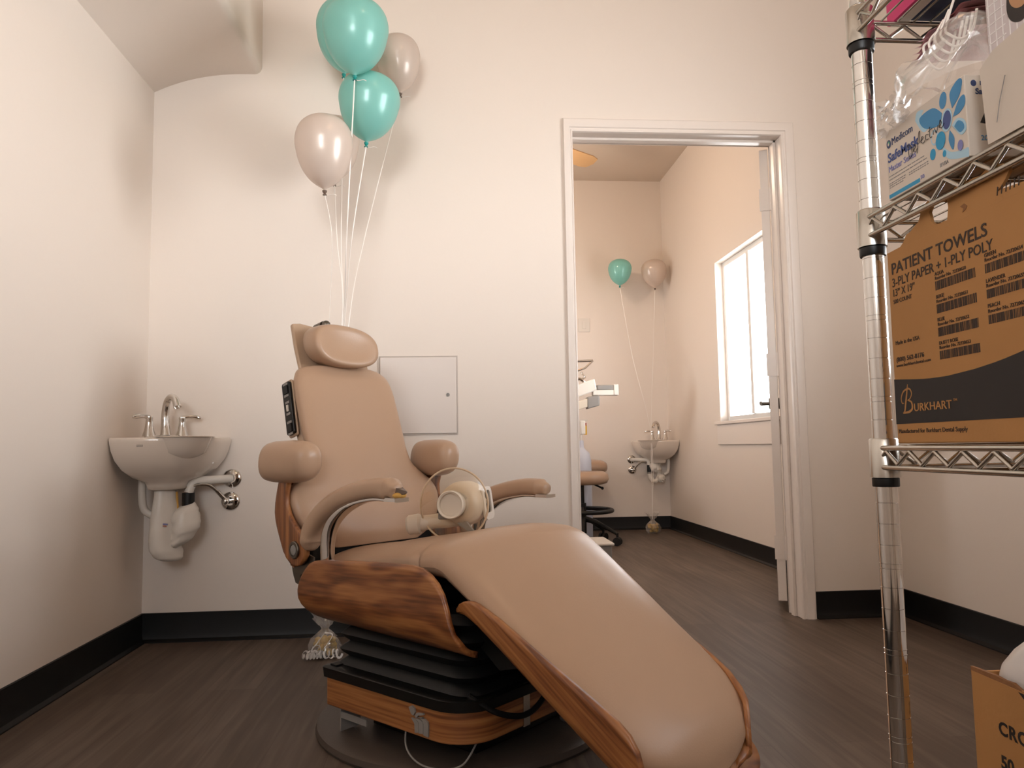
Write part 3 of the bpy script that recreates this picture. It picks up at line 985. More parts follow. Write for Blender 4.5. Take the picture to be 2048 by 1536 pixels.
# armrests: padded bow on a polished bracket
def armrest(sgn, v, du, dz, torn):
    T = Matrix.Translation((du, v, dz))
    path = smoothpath([(0.108, 0, 0.619), (0.075, 0, 0.624), (0.02, 0, 0.624), (-0.06, 0, 0.611), (-0.14, 0, 0.588), (-0.21, 0, 0.552), (-0.255, 0, 0.512), (-0.268, 0, 0.478), (-0.262, 0, 0.452)], 6)
    L = len(path)
    rings = []
    for i, p in enumerate(path):
        a, c = path[max(0, i-1)], path[min(L-1, i+1)]
        t = (c-a).normalized(); nrm = V((-t.z, 0, t.x)).normalized()
        nrm = -nrm
        f = i/(L-1)
        sc = min(1, 0.55+3.0*f) if i < 5 else 1
        e = min(1.0, math.sqrt(max(0.05, (1-f)*9)))
        hw, ht = 0.029*sc*e, 0.0255*sc*e
        ring = []
        for j in range(20):
            an = 2*PI*j/20
            x, y = hw*sp(math.cos(an), 0.75), ht*sp(math.sin(an), 0.75)
            q = p+V((0, 1, 0))*x+nrm*y
            if torn and f < 0.22:
                q += V((noise.noise(q*70), noise.noise(q*70+V((5, 0, 0))), noise.noise(q*70+V((0, 9, 0)))))*0.007*(1-f/0.22)
            ring.append(q)
        rings.append(ring)
    b = MB(); b.loft(rings, T=T)
    pad = b.build('arm_pad', M_LEATHER, CH, angle=75)
    if torn:
        b = MB(); b.ball((0.112, 0.0, 0.610), (0.014, 0.018, 0.008), T=T); b.build('torn_foam', M_FOAM, pad)
        b = MB()
        b.loft([[(0.108, -0.012, 0.604), (0.108, 0.014, 0.606), (0.106, 0.012, 0.630), (0.106, -0.012, 0.630)], [(0.137, 0.002, 0.617), (0.137, 0.004, 0.617), (0.136, 0.004, 0.620), (0.136, 0.002, 0.620)]], T=T)
        b.build('torn_flap', M_GREYBDK, pad)
    # bracket: flat bar under the pad that sweeps down into a rounded post
    br = smoothpath([(0.118, 0, 0.598), (0.085, 0, 0.5985), (0.02, 0, 0.598), (-0.06, 0, 0.584), (-0.12, 0, 0.562), (-0.165, 0, 0.530), (-0.187, 0, 0.490), (-0.190, 0, 0.44), (-0.190, 0, 0.38)], 6)
    rings = []
    for i, p in enumerate(br):
        a, c = br[max(0, i-1)], br[min(len(br)-1, i+1)]
        t = (c-a).normalized(); nrm = V((-t.z, 0, t.x)).normalized()
        f = i/(len(br)-1)
        ht = interp([(0, 0.004), (0.35, 0.005), (0.6, 0.014), (0.75, 0.020), (1, 0.019)], f)
        hw = interp([(0, 0.020), (0.5, 0.018), (1, 0.013)], f)
        rings.append([p+V((0, 1, 0))*hw*sp(math.cos(2*PI*j/20), 0.6)+nrm*ht*sp(math.sin(2*PI*j/20), 0.6) for j in range(20)])
    b = MB(); b.loft(rings, T=T)
    b.box((0.100, 0, 0.600), (0.042, 0.042, 0.009), T=T)
    b.build('arm_bracket', M_CHROME, CH)
armrest(-1, -0.275, 0.0, 0.0, True)
armrest(1, 0.312, -0.045, -0.026, False)
# ------------------------------------------------------------------ access panel on the back wall
t = thing('access_panel', 'square white flush access panel on the wall right of the chair backrest', 'wall panel', (-0.135, YB, 0.932))
b = MB()
for lo, hi in (((-0.158, -0.005, -0.159), (-0.154, 0, 0.159)), ((0.154, -0.005, -0.159), (0.158, 0, 0.159)), ((-0.154, -0.005, -0.159), (0.154, 0, -0.155)), ((-0.154, -0.005, 0.155), (0.154, 0, 0.159))):
    b.span(lo, hi)
b.build('panel_frame', mat('panel_edge', 'c3b6ab', 0.5), t)
b = MB(); b.span((-0.153, -0.008, -0.154), (0.153, 0, 0.154))
d = b.build('panel_door', mat('panel_white_enamel', 'ddd1c8', 0.4), t, bevel=0.002)
b = MB(); b.cyl((0.118, -0.008, 0.0), (0.118, -0.0105, 0.0), 0.0075, 18); b.span((0.1165, -0.0112, -0.005), (0.1195, -0.0104, 0.005), M_DKSTEEL)
b.build('cam_lock', M_GREYPL, d)

# ------------------------------------------------------------------ corner hand sinks
def corner_sink(name, loc, mirror, label, covers):
    """local: corner of the walls at the origin, +X along the back wall, -Y along the side wall; mirror flips X"""
    sx = -1 if mirror else 1
    S = Matrix.Diagonal((sx, 1, 1, 1))
    root = thing(name, label, 'sink', loc)
    L = 0.325
    def outline(k, z, c=(0.13, -0.13)):
        pts = []
        raw = [(0.003, -0.003)]
        for j in range(1, 4):
            raw.append((0.003+(L-0.003)*j/4, -0.003))
        N = 28
        for j in range(N+1):
            a = PI/2*j/N
            raw.append((max(0.003, L*math.cos(a)**(2/2.9)), -max(0.003, L*math.sin(a)**(2/2.9))))
        for j in range(1, 4):
            raw.append((0.003, -L+(L-0.003)*j/4))
        for x, y in raw:
            pts.append((max(0.003, c[0]+(x-c[0])*k), min(-0.003, c[1]+(y-c[1])*k), z))
        return pts
    b = MB()
    prof = [(0.28, -0.190), (0.33, -0.186), (0.355, -0.172), (0.39, -0.160), (0.60, -0.142), (0.78, -0.114), (0.90, -0.080), (0.965, -0.045), (0.995, -0.016), (1.0, -0.006), (0.985, 0.0), (0.94, 0.001)]
    b.loft([outline(k, z) for k, z in prof], T=S)
    b.build('basin', M_PORC, root, angle=60)
    # basin hollow, sunk as its own dished surface in the deck
    b = MB()
    cx, cy = 0.205, -0.205
    b.lathe([(0.004, -0.085), (0.05, -0.08), (0.085, -0.055), (0.100, -0.015), (0.106, 0.0025), (0.112, 0.004), (0.116, 0.002)], 32, T=S @ Matrix.Translation((cx, cy, 0)), cap=False)
    b.build('bowl_rim', M_PORC, root)
    # faucet facing the room along the diagonal
    dg, lt = V((0.7071, -0.7071, 0)), V((0.7071, 0.7071, 0))
    fo = V((0.118, -0.118, 0.001))
    F_ = thing_part = bpy.data.objects.new('faucet', None)
    P = lambda a, c, z: fo+dg*a+lt*c+V((0, 0, z))
    b = MB()
    b.loft([[P(0.024*math.sin(2*PI*j/32), 0.078*sp(math.cos(2*PI*j/32), 0.7), z) for j in range(32)] for z in (0, 0.007)] + [[P(0.018*math.sin(2*PI*j/32), 0.070*sp(math.cos(2*PI*j/32), 0.7), 0.011) for j in range(32)]], T=S)
    sp_ = smoothpath([P(0, 0, 0.008), P(-0.006, 0, 0.05), P(-0.006, 0, 0.10), P(0.008, 0, 0.138), P(0.040, 0, 0.152), P(0.072, 0, 0.140), P(0.088, 0, 0.112)], 6)
    n_ = len(sp_)
    b.tube(sp_, [interp([(0, 0.020), (0.15, 0.015), (0.5, 0.0125), (0.75, 0.0125), (1.0, 0.0145)], i/(n_-1)) for i in range(n_)], 18, T=S)
    bpy.data.objects.remove(F_)
    fa = b.build('faucet', M_CHROME, root, angle=50)
    for sg in (-1, 1):
        b = MB()
        T = S @ Matrix.Translation(P(0, sg*0.062, 0.006))
        b.lathe([(0.024, 0), (0.022, 0.008), (0.017, 0.022), (0.013, 0.045), (0.0115, 0.062), (0.013, 0.067), (0.012, 0.074), (0.0, 0.076)], 24, T=T)
        lv = smoothpath([P(0, sg*0.058, 0.076), P(0.004, sg*0.080, 0.080), P(0.010, sg*0.105, 0.080), P(0.014, sg*0.128, 0.076)], 4)
        m_ = len(lv)
        b.tube(lv, [interp([(0, 0.008), (0.4, 0.0075), (0.8, 0.009), (1, 0.005)], i/(m_-1)) for i in range(m_)], 14, T=S, flat=0.6)
        b.build('faucet_handle', M_CHROME, fa, angle=50)
    # maker's mark: tiny dark outline low on the rim
    b = MB()
    mk = [outline(1.002, 0)[j] for j in range(32)]
    a0 = V(mk[29]); a1 = V(mk[30])
    if not mirror:
        for k in range(5):
            q = V(mk[28])*(1-k/5)+V(mk[30])*(k/5)
        b.tube([V(mk[28])+V((0.001, -0.001, -0.030)), V(mk[29])+V((0.001, -0.001, -0.030)), V(mk[29])+V((0.001, -0.001, -0.026)), V(mk[28])+V((0.001, -0.001, -0.026))], 0.0007, 6, cyc=True, T=S)
        b.build('rim_mark', M_GREYINK, root)
    # drain: tailpiece, trap, wall tubes and their wrapped covers
    dx, dy = 0.13, -0.13
    b = MB()
    b.cyl((dx, dy, -0.165), (dx, dy, -0.24), 0.019, 18, T=S)
    b.tube(smoothpath([(dx, dy, -0.23), (dx, dy, -0.30), (dx+0.02, dy, -0.335), (dx+0.05, dy+0.01, -0.335), (dx+0.07, dy+0.02, -0.30), (dx+0.07, dy+0.02, -0.25)], 5), 0.019, 16, T=S)
    b.build('drain_trap', M_WHITEPL, root)
    b = MB()
    b.cyl((dx+0.072, dy+0.02, -0.275), (dx+0.072, dy+0.02, -0.205), 0.0225, 20, T=S)
    b.lathe([(0.0235, 0), (0.0245, 0.002), (0.0245, 0.006), (0.0235, 0.008)], 20, M_GREYPL, T=S @ Matrix.Translation((dx+0.072, dy+0.02, -0.272)))
    b.build('trap_nut', M_BLACKPL, root)
    b = MB()
    b.tube(smoothpath([(dx+0.072, dy+0.02, -0.205), (dx+0.09, dy+0.03, -0.165), (dx+0.14, dy+0.07, -0.160), (dx+0.198, -0.004, -0.158)], 6), 0.016, 16, T=S)
    b.build('drain_arm', M_WHITEPL, root)
    for (px, pz) in ((dx+0.200, -0.158), (dx+0.195, -0.246)):
        b = MB(); b.lathe([(0.036, 0), (0.036, 0.004), (0.030, 0.012), (0.018, 0.016), (0.016, 0.010)], 28, T=S @ frame((px, -0.0005, pz), (1, 0, 0), (0, 0, 1), (0, -1, 0)))
        b.build('wall_flange', M_CHROME, root)
    b = MB()
    b.cyl((dx+0.195, -0.014, -0.246), (dx+0.195, -0.052, -0.246), 0.009, 14, T=S); b.ball((dx+0.193, -0.058, -0.243), (0.012, 0.012, 0.015), T=S)
    b.cyl((dx+0.191, -0.055, -0.238), (dx+0.168, -0.075, -0.205), 0.008, 12, T=S)
    b.build('stop_valve', M_CHROME, root)
    b = MB(); b.tube(smoothpath([(dx+0.168, -0.075, -0.205), (dx+0.14, -0.09, -0.180), (dx+0.10, -0.11, -0.176), (dx+0.06, -0.115, -0.185), (dx+0.04, -0.10, -0.16)], 6), 0.0055, 10, T=S)
    b.build('supply_hose', M_STEEL, root)
    b = MB(); b.tube(smoothpath([(0.055, -0.16, -0.13), (0.05, -0.15, -0.20), (0.055, -0.14, -0.26), (0.085, -0.135, -0.285)], 6), 0.014, 12, T=S)
    b.build('supply_cover', M_WHITEPL, root)
    # foam-wrapped trap covers
    b = MB(); rings = []
    if covers == 'long':
        spn = smoothpath([(dx-0.002, dy-0.006, -0.178), (dx-0.004, dy-0.008, -0.24), (dx-0.006, dy-0.010, -0.32), (dx-0.004, dy-0.012, -0.39), (dx+0.006, dy-0.010, -0.432), (dx+0.018, dy-0.008, -0.452)], 7)
        wid_ = [(0, 0.036), (0.12, 0.040), (0.45, 0.056), (0.7, 0.060), (0.85, 0.050), (0.95, 0.034), (1.0, 0.016)]
        n_ = len(spn)
        for i, p in enumerate(spn):
            w = interp(wid_, i/(n_-1))
            rings.append([p+lt*w*math.cos(2*PI*j/32)*(1+0.05*noise.noise(V((j*.4, i*.3, 0))))+dg*w*0.62*math.sin(2*PI*j/32)+lt*interp([(0, 0), (1, 0.012)], i/(n_-1)) for j in range(32)])
        b.loft(rings, T=S)
        cv = b.build('trap_cover', M_WHITEPL, root, angle=60)
        # tape tab and printed logo on the cover
        b = MB(); c0 = spn[13]
        TT = S @ frame(c0+dg*0.0352+V((0, 0, -0.005))-lt*0.006, lt, V((0, 0, 1)), dg)
        for k, (m_, w_) in enumerate(((M_VIOLET, 0.018), (mat('red_print', 'c98a7c', 0.5), 0.014))):
            b.prism([(-0.012, 0.004-0.007*k), (-0.012+w_, 0.0045-0.007*k-0.003), (-0.012+w_, -0.0005-0.007*k-0.003), (-0.012, -0.001-0.007*k)], 0.0006, m_, T=TT)
        b.build('cover_print', M_VIOLET, cv)
        # lower wrap
        b = MB(); rings = []
        sp2 = smoothpath([(dx+0.070, dy+0.010, -0.248), (dx+0.068, dy+0.006, -0.285), (dx+0.072, dy+0.004, -0.325), (dx+0.062, dy+0.002, -0.365), (dx+0.050, dy, -0.395)], 7)
        n_ = len(sp2)
        for i, p in enumerate(sp2):
            w = interp([(0, 0.026), (0.15, 0.044), (0.45, 0.050), (0.62, 0.050), (0.66, 0.044), (0.85, 0.040), (1, 0.016)], i/(n_-1))
            rings.append([p+lt*(w*sp(math.cos(2*PI*j/28), 0.8))+dg*w*0.75*sp(math.sin(2*PI*j/28), 0.8)+V((0, 0, 0.010*math.cos(2*PI*j/28)))+V((1, 1, 1))*0.004*noise.noise(V((p.x*60, p.z*60, j*0.35))) for j in range(28)])
        b.loft(rings, T=S); b.build('trap_wrap', M_WHITEPL, root, angle=60)
        b = MB()
        sd = smoothpath([spn[3]+lt*0.036+dg*0.012, spn[12]+lt*0.044+dg*0.016, spn[20]+lt*0.042+dg*0.026], 5)
        b.tube(sd, [interp([(0, 0.006), (0.7, 0.009), (1, 0.003)], i/(len(sd)-1)) for i in range(len(sd))], 8, T=S, flat=0.5)
        b.build('adhesive_seam', M_FOAM, cv)
    else:
        for (nm, a0_, a1_, w0) in (('trap_cover', (dx+0.062, dy+0.01, -0.20), (dx-0.01, dy-0.02, -0.255), 0.042), ('trap_wrap', (dx-0.02, dy-0.02, -0.285), (dx-0.012, dy-0.02, -0.35), 0.032)):
            b = MB(); a0v, a1v = V(a0_), V(a1_); rings = []
            for i in range(15):
                f = i/14
                p = a0v.lerp(a1v, f)
                w = w0*(0.6+0.4*math.sin(PI*min(1, f*1.1)))*(1 if f < 0.95 else 0.6)
                ax = (a1v-a0v).normalized(); n1 = ax.orthogonal().normalized(); n2 = ax.cross(n1)
                rings.append([p+n1*w*math.cos(2*PI*j/24)+n2*w*math.sin(2*PI*j/24)+V((1, 1, 1))*0.006*noise.noise(V((i*0.5, j*0.5, 2))) for j in range(24)])
            b.loft(rings, T=S); b.build(nm, M_WHITEPL, root, angle=60)
    return root
corner_sink('corner_sink', (XL, YB, 0.772), False, 'white corner hand sink with chrome faucet on the wall left of the tan chair', 'long')
corner_sink('corner_sink', (XR, YF, 0.752), True, 'white corner hand sink with chrome faucet in the far room beyond the doorway', 'short')

# ------------------------------------------------------------------ balloons on ribbons
BPROF = [(0.02, -1.165), (0.07, -1.10), (0.17, -1.04), (0.37, -0.93), (0.57, -0.77), (0.76, -0.53), (0.89, -0.26), (0.96, 0.0), (1.0, 0.22), (0.985, 0.42), (0.92, 0.62), (0.80, 0.79), (0.62, 0.92), (0.40, 1.005), (0.18, 1.045), (0.02, 1.055)]
def balloon(label, c, r, lean, mats, ribbon, group, stretch=1.0):
    """c = middle of the body, lean = (x, y) tilt; ribbon = points from the knot down"""
    root = thing('balloon', label, 'balloon', c, (lean[1], lean[0], 0), group)
    b = MB()
    pr_ = [V((q[0], q[1], 0)) for q in BPROF]
    sm = smoothpath(pr_, 4)
    b.lathe([(max(0.001, q.x)*r, q.y*r*stretch) for q in sm], 48)
    b.build('body', mats[0], root, angle=80)
    b = MB()
    k = r*stretch
    b.lathe([(0.003, -1.14*k), (0.0085, -1.155*k), (0.0070, -1.155*k-0.006), (0.0035, -1.155*k-0.009), (0.0065, -1.155*k-0.013), (0.0075, -1.155*k-0.015), (0.003, -1.155*k-0.0145)], 14)
    b.build('knot', mats[1], root)
    root.rotation_euler = (lean[1], lean[0], 0)
    if ribbon:
        M_ = Matrix.Translation(c) @ root.rotation_euler.to_matrix().to_4x4()
        inv = M_.inverted()
        kn = V((0, 0, -1.155*k-0.010))
        pts = [kn]+[inv @ V(p) for p in ribbon]
        sm = smoothpath(pts, 10)
        b = MB(); b.tube(sm, 0.0022, 6, flat=0.35)
        b.tube(smoothpath([kn, kn+V((0.012, 0.0, -0.006)), kn+V((0.03, -0.005, -0.004)), kn+V((0.040, -0.004, -0.008))], 4), 0.0013, 6)
        b.build('ribbon', M_RIBBON, root)
    return root
WGT = V((-0.452, 2.742, 0.0))
def ribbons(a, b, k):
    """from the knot through two free-hanging points down behind the chair to the weight"""
    return [V(a), V(b), V((-0.455+0.01*k, 2.80, 0.66)), V((-0.452, 2.742+0.002*k, 0.12))]
BG = 'balloons floating above the dental chair'
TEAL, GREY = (M_TEAL, M_TEALDK), (M_GREYB, M_GREYBDK)
for label, c, r, lean, mats, a, q, k, st in (
        ('topmost front teal balloon of the cluster above the chair', (-0.319, 2.500, 2.130), 0.1116, 0.02, TEAL, (-0.359, 2.577, 1.441), (-0.391, 2.735, 1.188), 0, 1.08),
        ('teal balloon half hidden behind the topmost teal one', (-0.386, 2.800, 2.299), 0.1230, 0.10, TEAL, (-0.406, 2.772, 1.495), (-0.395, 2.735, 1.188), 1, 1.06),
        ('lowest teal balloon, just under the topmost teal one', (-0.288, 2.630, 1.941), 0.1094, 0.07, TEAL, (-0.353, 2.662, 1.464), (-0.386, 2.735, 1.188), 2, 1.04),
        ('pearl grey balloon at the right behind the teal ones', (-0.201, 2.900, 2.250), 0.0878, -0.05, GREY, (-0.328, 2.824, 1.510), (-0.371, 2.735, 1.188), 3, 1.22),
        ('front pearl grey balloon, lowest of the cluster at the left', (-0.427, 2.520, 1.731), 0.0970, -0.02, GREY, (-0.410, 2.590, 1.444), (-0.441, 2.735, 1.188), -1, 1.22),
        ('pearl grey balloon mostly hidden behind the lowest grey one', (-0.440, 2.840, 1.874), 0.0920, 0.01, GREY, (-0.421, 2.772, 1.495), (-0.396, 2.735, 1.188), -2, 1.26)):
    balloon(label, V(c), r, (lean, 0.0), mats, ribbons(a, q, k), BG, st)

# weight: clear bag of yellow sweets with curled ribbon ends
def candy_bag(label, loc, curls, s=1.0):
    t = thing('balloon_weight', label, 'balloon weight', loc)
    b = MB(); rings = []
    for z, r in ((0.0, 0.034), (0.012, 0.042), (0.035, 0.044), (0.055, 0.036), (0.070, 0.020), (0.080, 0.010), (0.088, 0.012), (0.105, 0.026), (0.125, 0.042)):
        rings.append([(s*r*(1+0.22*math.cos(5*a+z*40))*math.cos(a), s*r*(1+0.22*math.sin(4*a+z*60))*math.sin(a), s*z+(0.010*math.sin(3*a) if z > 0.1 else 0)) for a in [2*PI*j/30 for j in range(30)]])
    b.loft(rings, cap=False); b.build('bag', M_CLEARFILM, t)
    b = MB()
    q = random.Random(3)
    for k in range(26):
        a, rr = q.uniform(0, 2*PI), q.uniform(0.004, 0.029)
        b.ball((s*rr*math.cos(a), s*rr*math.sin(a), s*q.uniform(0.012, 0.052)), (0.011*s, 0.009*s, 0.010*s), nu=10, nv=6)
    b.build('sweets', M_YELLOW, t)
    if curls:
        b = MB()
        for (x0, y0, dx_, dy_, n_, rr) in ((-0.01, -0.045, -0.062, 0.004, 4, 0.013), (0.0, -0.050, -0.055, -0.012, 5, 0.011), (-0.012, -0.05, 0.045, -0.006, 3, 0.012), (0.03, -0.03, 0.03, -0.02, 2, 0.014)):
            pts = []
            for i in range(n_*12+1):
                f = i/(n_*12)
                a = 2*PI*i/12
                pts.append((x0+dx_*f+rr*0.4*math.cos(a), y0+dy_*f+rr*0.5*math.cos(a), 0.0175+rr*math.sin(a)*0.95))
            b.tube(pts, 0.0038, 6, flat=0.3)
        b.tube(smoothpath([(0, -0.012, 0.082), (0.028, -0.02, 0.076), (0.012, -0.045, 0.048), (-0.012, -0.05, 0.02)], 8), 0.003, 6, flat=0.4)
        b.tube(smoothpath([(0, -0.012, 0.082), (-0.02, -0.05, 0.055), (-0.036, -0.056, 0.035), (-0.03, -0.054, 0.012), (-0.008, -0.056, 0.03), (-0.012, -0.056, 0.05), (-0.034, -0.055, 0.045)], 8), 0.003, 6, flat=0.4)
        b.build('curled_ribbon', M_RIBBON, t)
    return t
candy_bag('clear bag of yellow sweets with curled white ribbon behind the chair base', WGT, True, 1.15)

# ------------------------------------------------------------------ handheld x-ray unit lying on the seat
XO = CO+FWD*0.040+WID*(-0.035)+V((0, 0, 0.571))
ax = V((-0.34, -0.93, 0.03)).normalized()      # beam axis, toward the camera's left
zz = V((0, 0, 1)); lx = ax.cross(zz).normalized()*-1.0; uz = lx.cross(ax).normalized()
if uz.z < 0:
    uz = -uz
t = thing('handheld_xray', 'cream handheld dental x-ray unit with a clear round shield on the chair seat', 'x-ray unit', XO)
W = frame((0, 0, 0), lx, uz, ax)   # local z = beam axis
b = MB(); b.lathe([(0.0, 0.030), (0.0285, 0.030), (0.030, 0.034), (0.030, 0.0375), (0.0345, 0.040), (0.0365, 0.038), (0.0365, 0.024), (0.033, 0.018), (0.033, -0.02)], 40, T=W)
b.build('beam_cone', M_CREAMPL, t)
b = MB(); b.lathe([(0.036, 0.004), (0.093, 0.004), (0.0955, 0.0055), (0.0955, 0.0085), (0.093, 0.010), (0.036, 0.010)], 64, T=W)
b.build('shield', M_SHIELD, t)
b = MB(); b.tube([(0.0945*math.cos(2*PI*k/64), 0.0945*math.sin(2*PI*k/64), 0.007) for k in range(64)], 0.0026, 10, T=W, cyc=True)
b.build('shield_rim', mat('tinted_acrylic_edge', 'c9ae90', 0.4), t)
b = MB(); b.lathe([(0.034, 0.004), (0.046, -0.004), (0.056, -0.018), (0.060, -0.04), (0.060, -0.085), (0.056, -0.11), (0.044, -0.125), (0.02, -0.132), (0.0, -0.133)], 40, T=W @ frame((0.006, 0, 0), (1, 0, 0), (0, 1, 0), (0, 0, 1)))
b.build('body', M_CREAMPL, t)
b = MB()
T = W @ frame((0.064, 0.004, -0.072), V((0.10, 0.10, -0.99)).normalized(), V((-0.12, 0.99, 0.09)).normalized(), V((0.98, 0.13, 0.11)).normalized())
ro = rrect(-0.030, 0.030, -0.048, 0.040, 0.016, 5); ri = rrect(-0.018, 0.018, -0.030, 0.030, 0.010, 5)
b.loft([[(x, y, 0) for x, y in ri], [(x, y, 0) for x, y in ro], [(x, y, 0.007) for x, y in ro], [(x, y, 0.007) for x, y in ri]], T=T, cyc=True)
b.prism(ri, 0.002, M_DKSTEEL, T=T)
b.build('display', M_WHITEPL, t, bevel=0.002)
hpts = smoothpath([(-0.004, -0.036, -0.04), (-0.030, -0.042, -0.020), (-0.062, -0.046, -0.012), (-0.088, -0.050, -0.006), (-0.100, -0.052, -0.004)], 6)
b = MB(); b.tube(hpts, [interp([(0, 0.024), (0.5, 0.019), (1, 0.021)], i/(len(hpts)-1)) for i in range(len(hpts))], 20, T=W)
b.build('handle', M_CREAMPL, t)
b = MB(); b.tube([(-0.096, -0.052, -0.004), (-0.101, -0.052, -0.003), (-0.128, -0.056, 0.001), (-0.134, -0.057, 0.002)], [0.022, 0.027, 0.026, 0.021], 20, T=W)
b.build('battery', M_CREAMPL, t)
b = MB(); b.box((-0.032, -0.030, 0.004), (0.026, 0.020, 0.012), T=W); b.build('trigger', M_GREYPL, t, bevel=0.004)
b = MB(); b.loft([[(0.005, -0.050, -0.002), (0.030, -0.046, -0.004), (0.050, -0.072, -0.01), (0.044, -0.078, -0.01)], [(0.005, -0.050, -0.014), (0.030, -0.046, -0.016), (0.050, -0.072, -0.022), (0.044, -0.078, -0.022)]], T=W)
b.build('strap_clip', M_GREYPL, t)
# ------------------------------------------------------------------ chrome wire shelving
SX0, SX1, SY0, SY1 = 0.533, 1.40, 0.437, 0.894
t = thing('wire_shelf', 'tall chrome wire shelving rack on round grooved posts at the right', 'shelving', (SX0, SY1, 0))
OFF = V((-SX0, -SY1, 0))
LEVELS = (0.711, 1.000, 1.268)
for (x, y) in ((SX0, SY1), (SX1, SY1), (SX0, SY0), (SX1, SY0)):
    b = MB()
    prof = [(0.0, 0.006), (0.0127, 0.006)]
    z = 0.06; k = 0
    while z < 1.56:
        dz = [0.0] if k % 4 else [-0.003, 0.003]
        for q in dz:
            prof += [(0.0127, z+q-0.0006), (0.0119, z+q-0.0003), (0.0119, z+q+0.0003), (0.0127, z+q+0.0006)]
        z += 0.0254; k += 1
    prof += [(0.0127, 1.585), (0.012, 1.59), (0.0, 1.59)]
    T = Matrix.Translation(V((x, y, 0))+OFF)
    b.lathe(prof, 28, T=T)
    po = b.build('post', M_CHROME, t, angle=25)
    b = MB(); b.lathe([(0, 0), (0.018, 0), (0.018, 0.006), (0.014, 0.010), (0, 0.012)], 20, T=T); b.build('foot', M_BLACKRUB, po)
for lv in LEVELS:
    b = MB()
    # perimeter rails, upper and lower, joined by a zigzag wire
    x0, x1, y0, y1 = SX0-0.009, SX1+0.009, SY0-0.009, SY1+0.009
    zt, zl = lv, lv-0.0235
    for (p, q, nz) in (((x0, y0+0.012), (x0, y1-0.006), 10), ((x1, y0+0.012), (x1, y1-0.012), 10), ((x0+0.012, y0), (x1-0.012, y0), 20), ((x0+0.010, y1), (x1-0.012, y1), 20)):
        for z in (zt, zl):
            b.cyl(V((*p, z))+OFF, V((*q, z))+OFF, 0.0032, 10)
        pts = []
        for i in range(nz*2+1):
            f = i/(nz*2)
            w = V((p[0]+(q[0]-p[0])*f, p[1]+(q[1]-p[1])*f, zl+0.004 if i % 2 == 0 else zt-0.004))
            pts.append(w)
        z_ = []
        for i, w in enumerate(pts):
            if 0 < i < len(pts)-1:
                a, c = pts[i-1], pts[i+1]
                z_ += [w.lerp(a, 0.16), w.lerp(a, 0.05)+V((0, 0, 0.0005 if i % 2 else -0.0005)), w.lerp(c, 0.05)+V((0, 0, 0.0005 if i % 2 else -0.0005)), w.lerp(c, 0.16)]
            else:
                z_.append(w)
        b.tube([w+OFF for w in z_], 0.0024, 8)
    fr = b.build('shelf_frame', M_STEEL, t, angle=60)
    b = MB()
    n_ = 40
    for i in range(1, n_):
        x = x0+(x1-x0)*i/n_
        b.tube([V((x, y0, zt+0.003))+OFF, V((x, y1, zt+0.003))+OFF], 0.0014, 6)
    for y in (y0+0.13, y0+0.32):
        b.cyl(V((x0, y, zt))+OFF, V((x1, y, zt))+OFF, 0.0028, 8)
        b.cyl(V((x0, y, zl))+OFF, V((x1, y, zl))+OFF, 0.0022, 8)
    b.build('shelf_wires', M_STEEL, fr, angle=60)
    for (x, y) in ((SX0, SY1), (SX1, SY1), (SX0, SY0), (SX1, SY0)):
        T = Matrix.Translation(V((x, y, lv))+OFF)
        b = MB(); b.lathe([(0.0130, -0.036), (0.0175, -0.036), (0.0168, 0.010), (0.0155, 0.012), (0.0130, 0.012)], 28, T=T)
        co = b.build('collar', M_STEEL, t, angle=40)
        b = MB(); b.lathe([(0.0128, -0.0475), (0.0150, -0.0475), (0.0156, -0.046), (0.0156, -0.037), (0.0128, -0.036)], 28, T=T)
        b.build('sleeve', M_BLACKPL, co, angle=40)

# ------------------------------------------------------------------ patient towel carton (middle shelf, face turned to the room)
def face_frame(p0, d):
    """text plane: x runs along the face toward the camera, y is up, z points out into the room"""
    d = V((d[0], d[1], 0)).normalized()
    return frame((p0[0], p0[1], 0), d, (0, 0, 1), (d.y, -d.x, 0))
PC = (0.534, 0.866)
FT = face_frame(PC, (-0.033, -0.999))
Z0, Z1 = 0.7165, 0.9492
t = thing('cardboard_box', 'torn brown cardboard box of patient towels on the middle wire shelf', 'box', (PC[0], PC[1], Z0))
TI = Matrix.Translation((-PC[0], -PC[1], -Z0)) @ FT
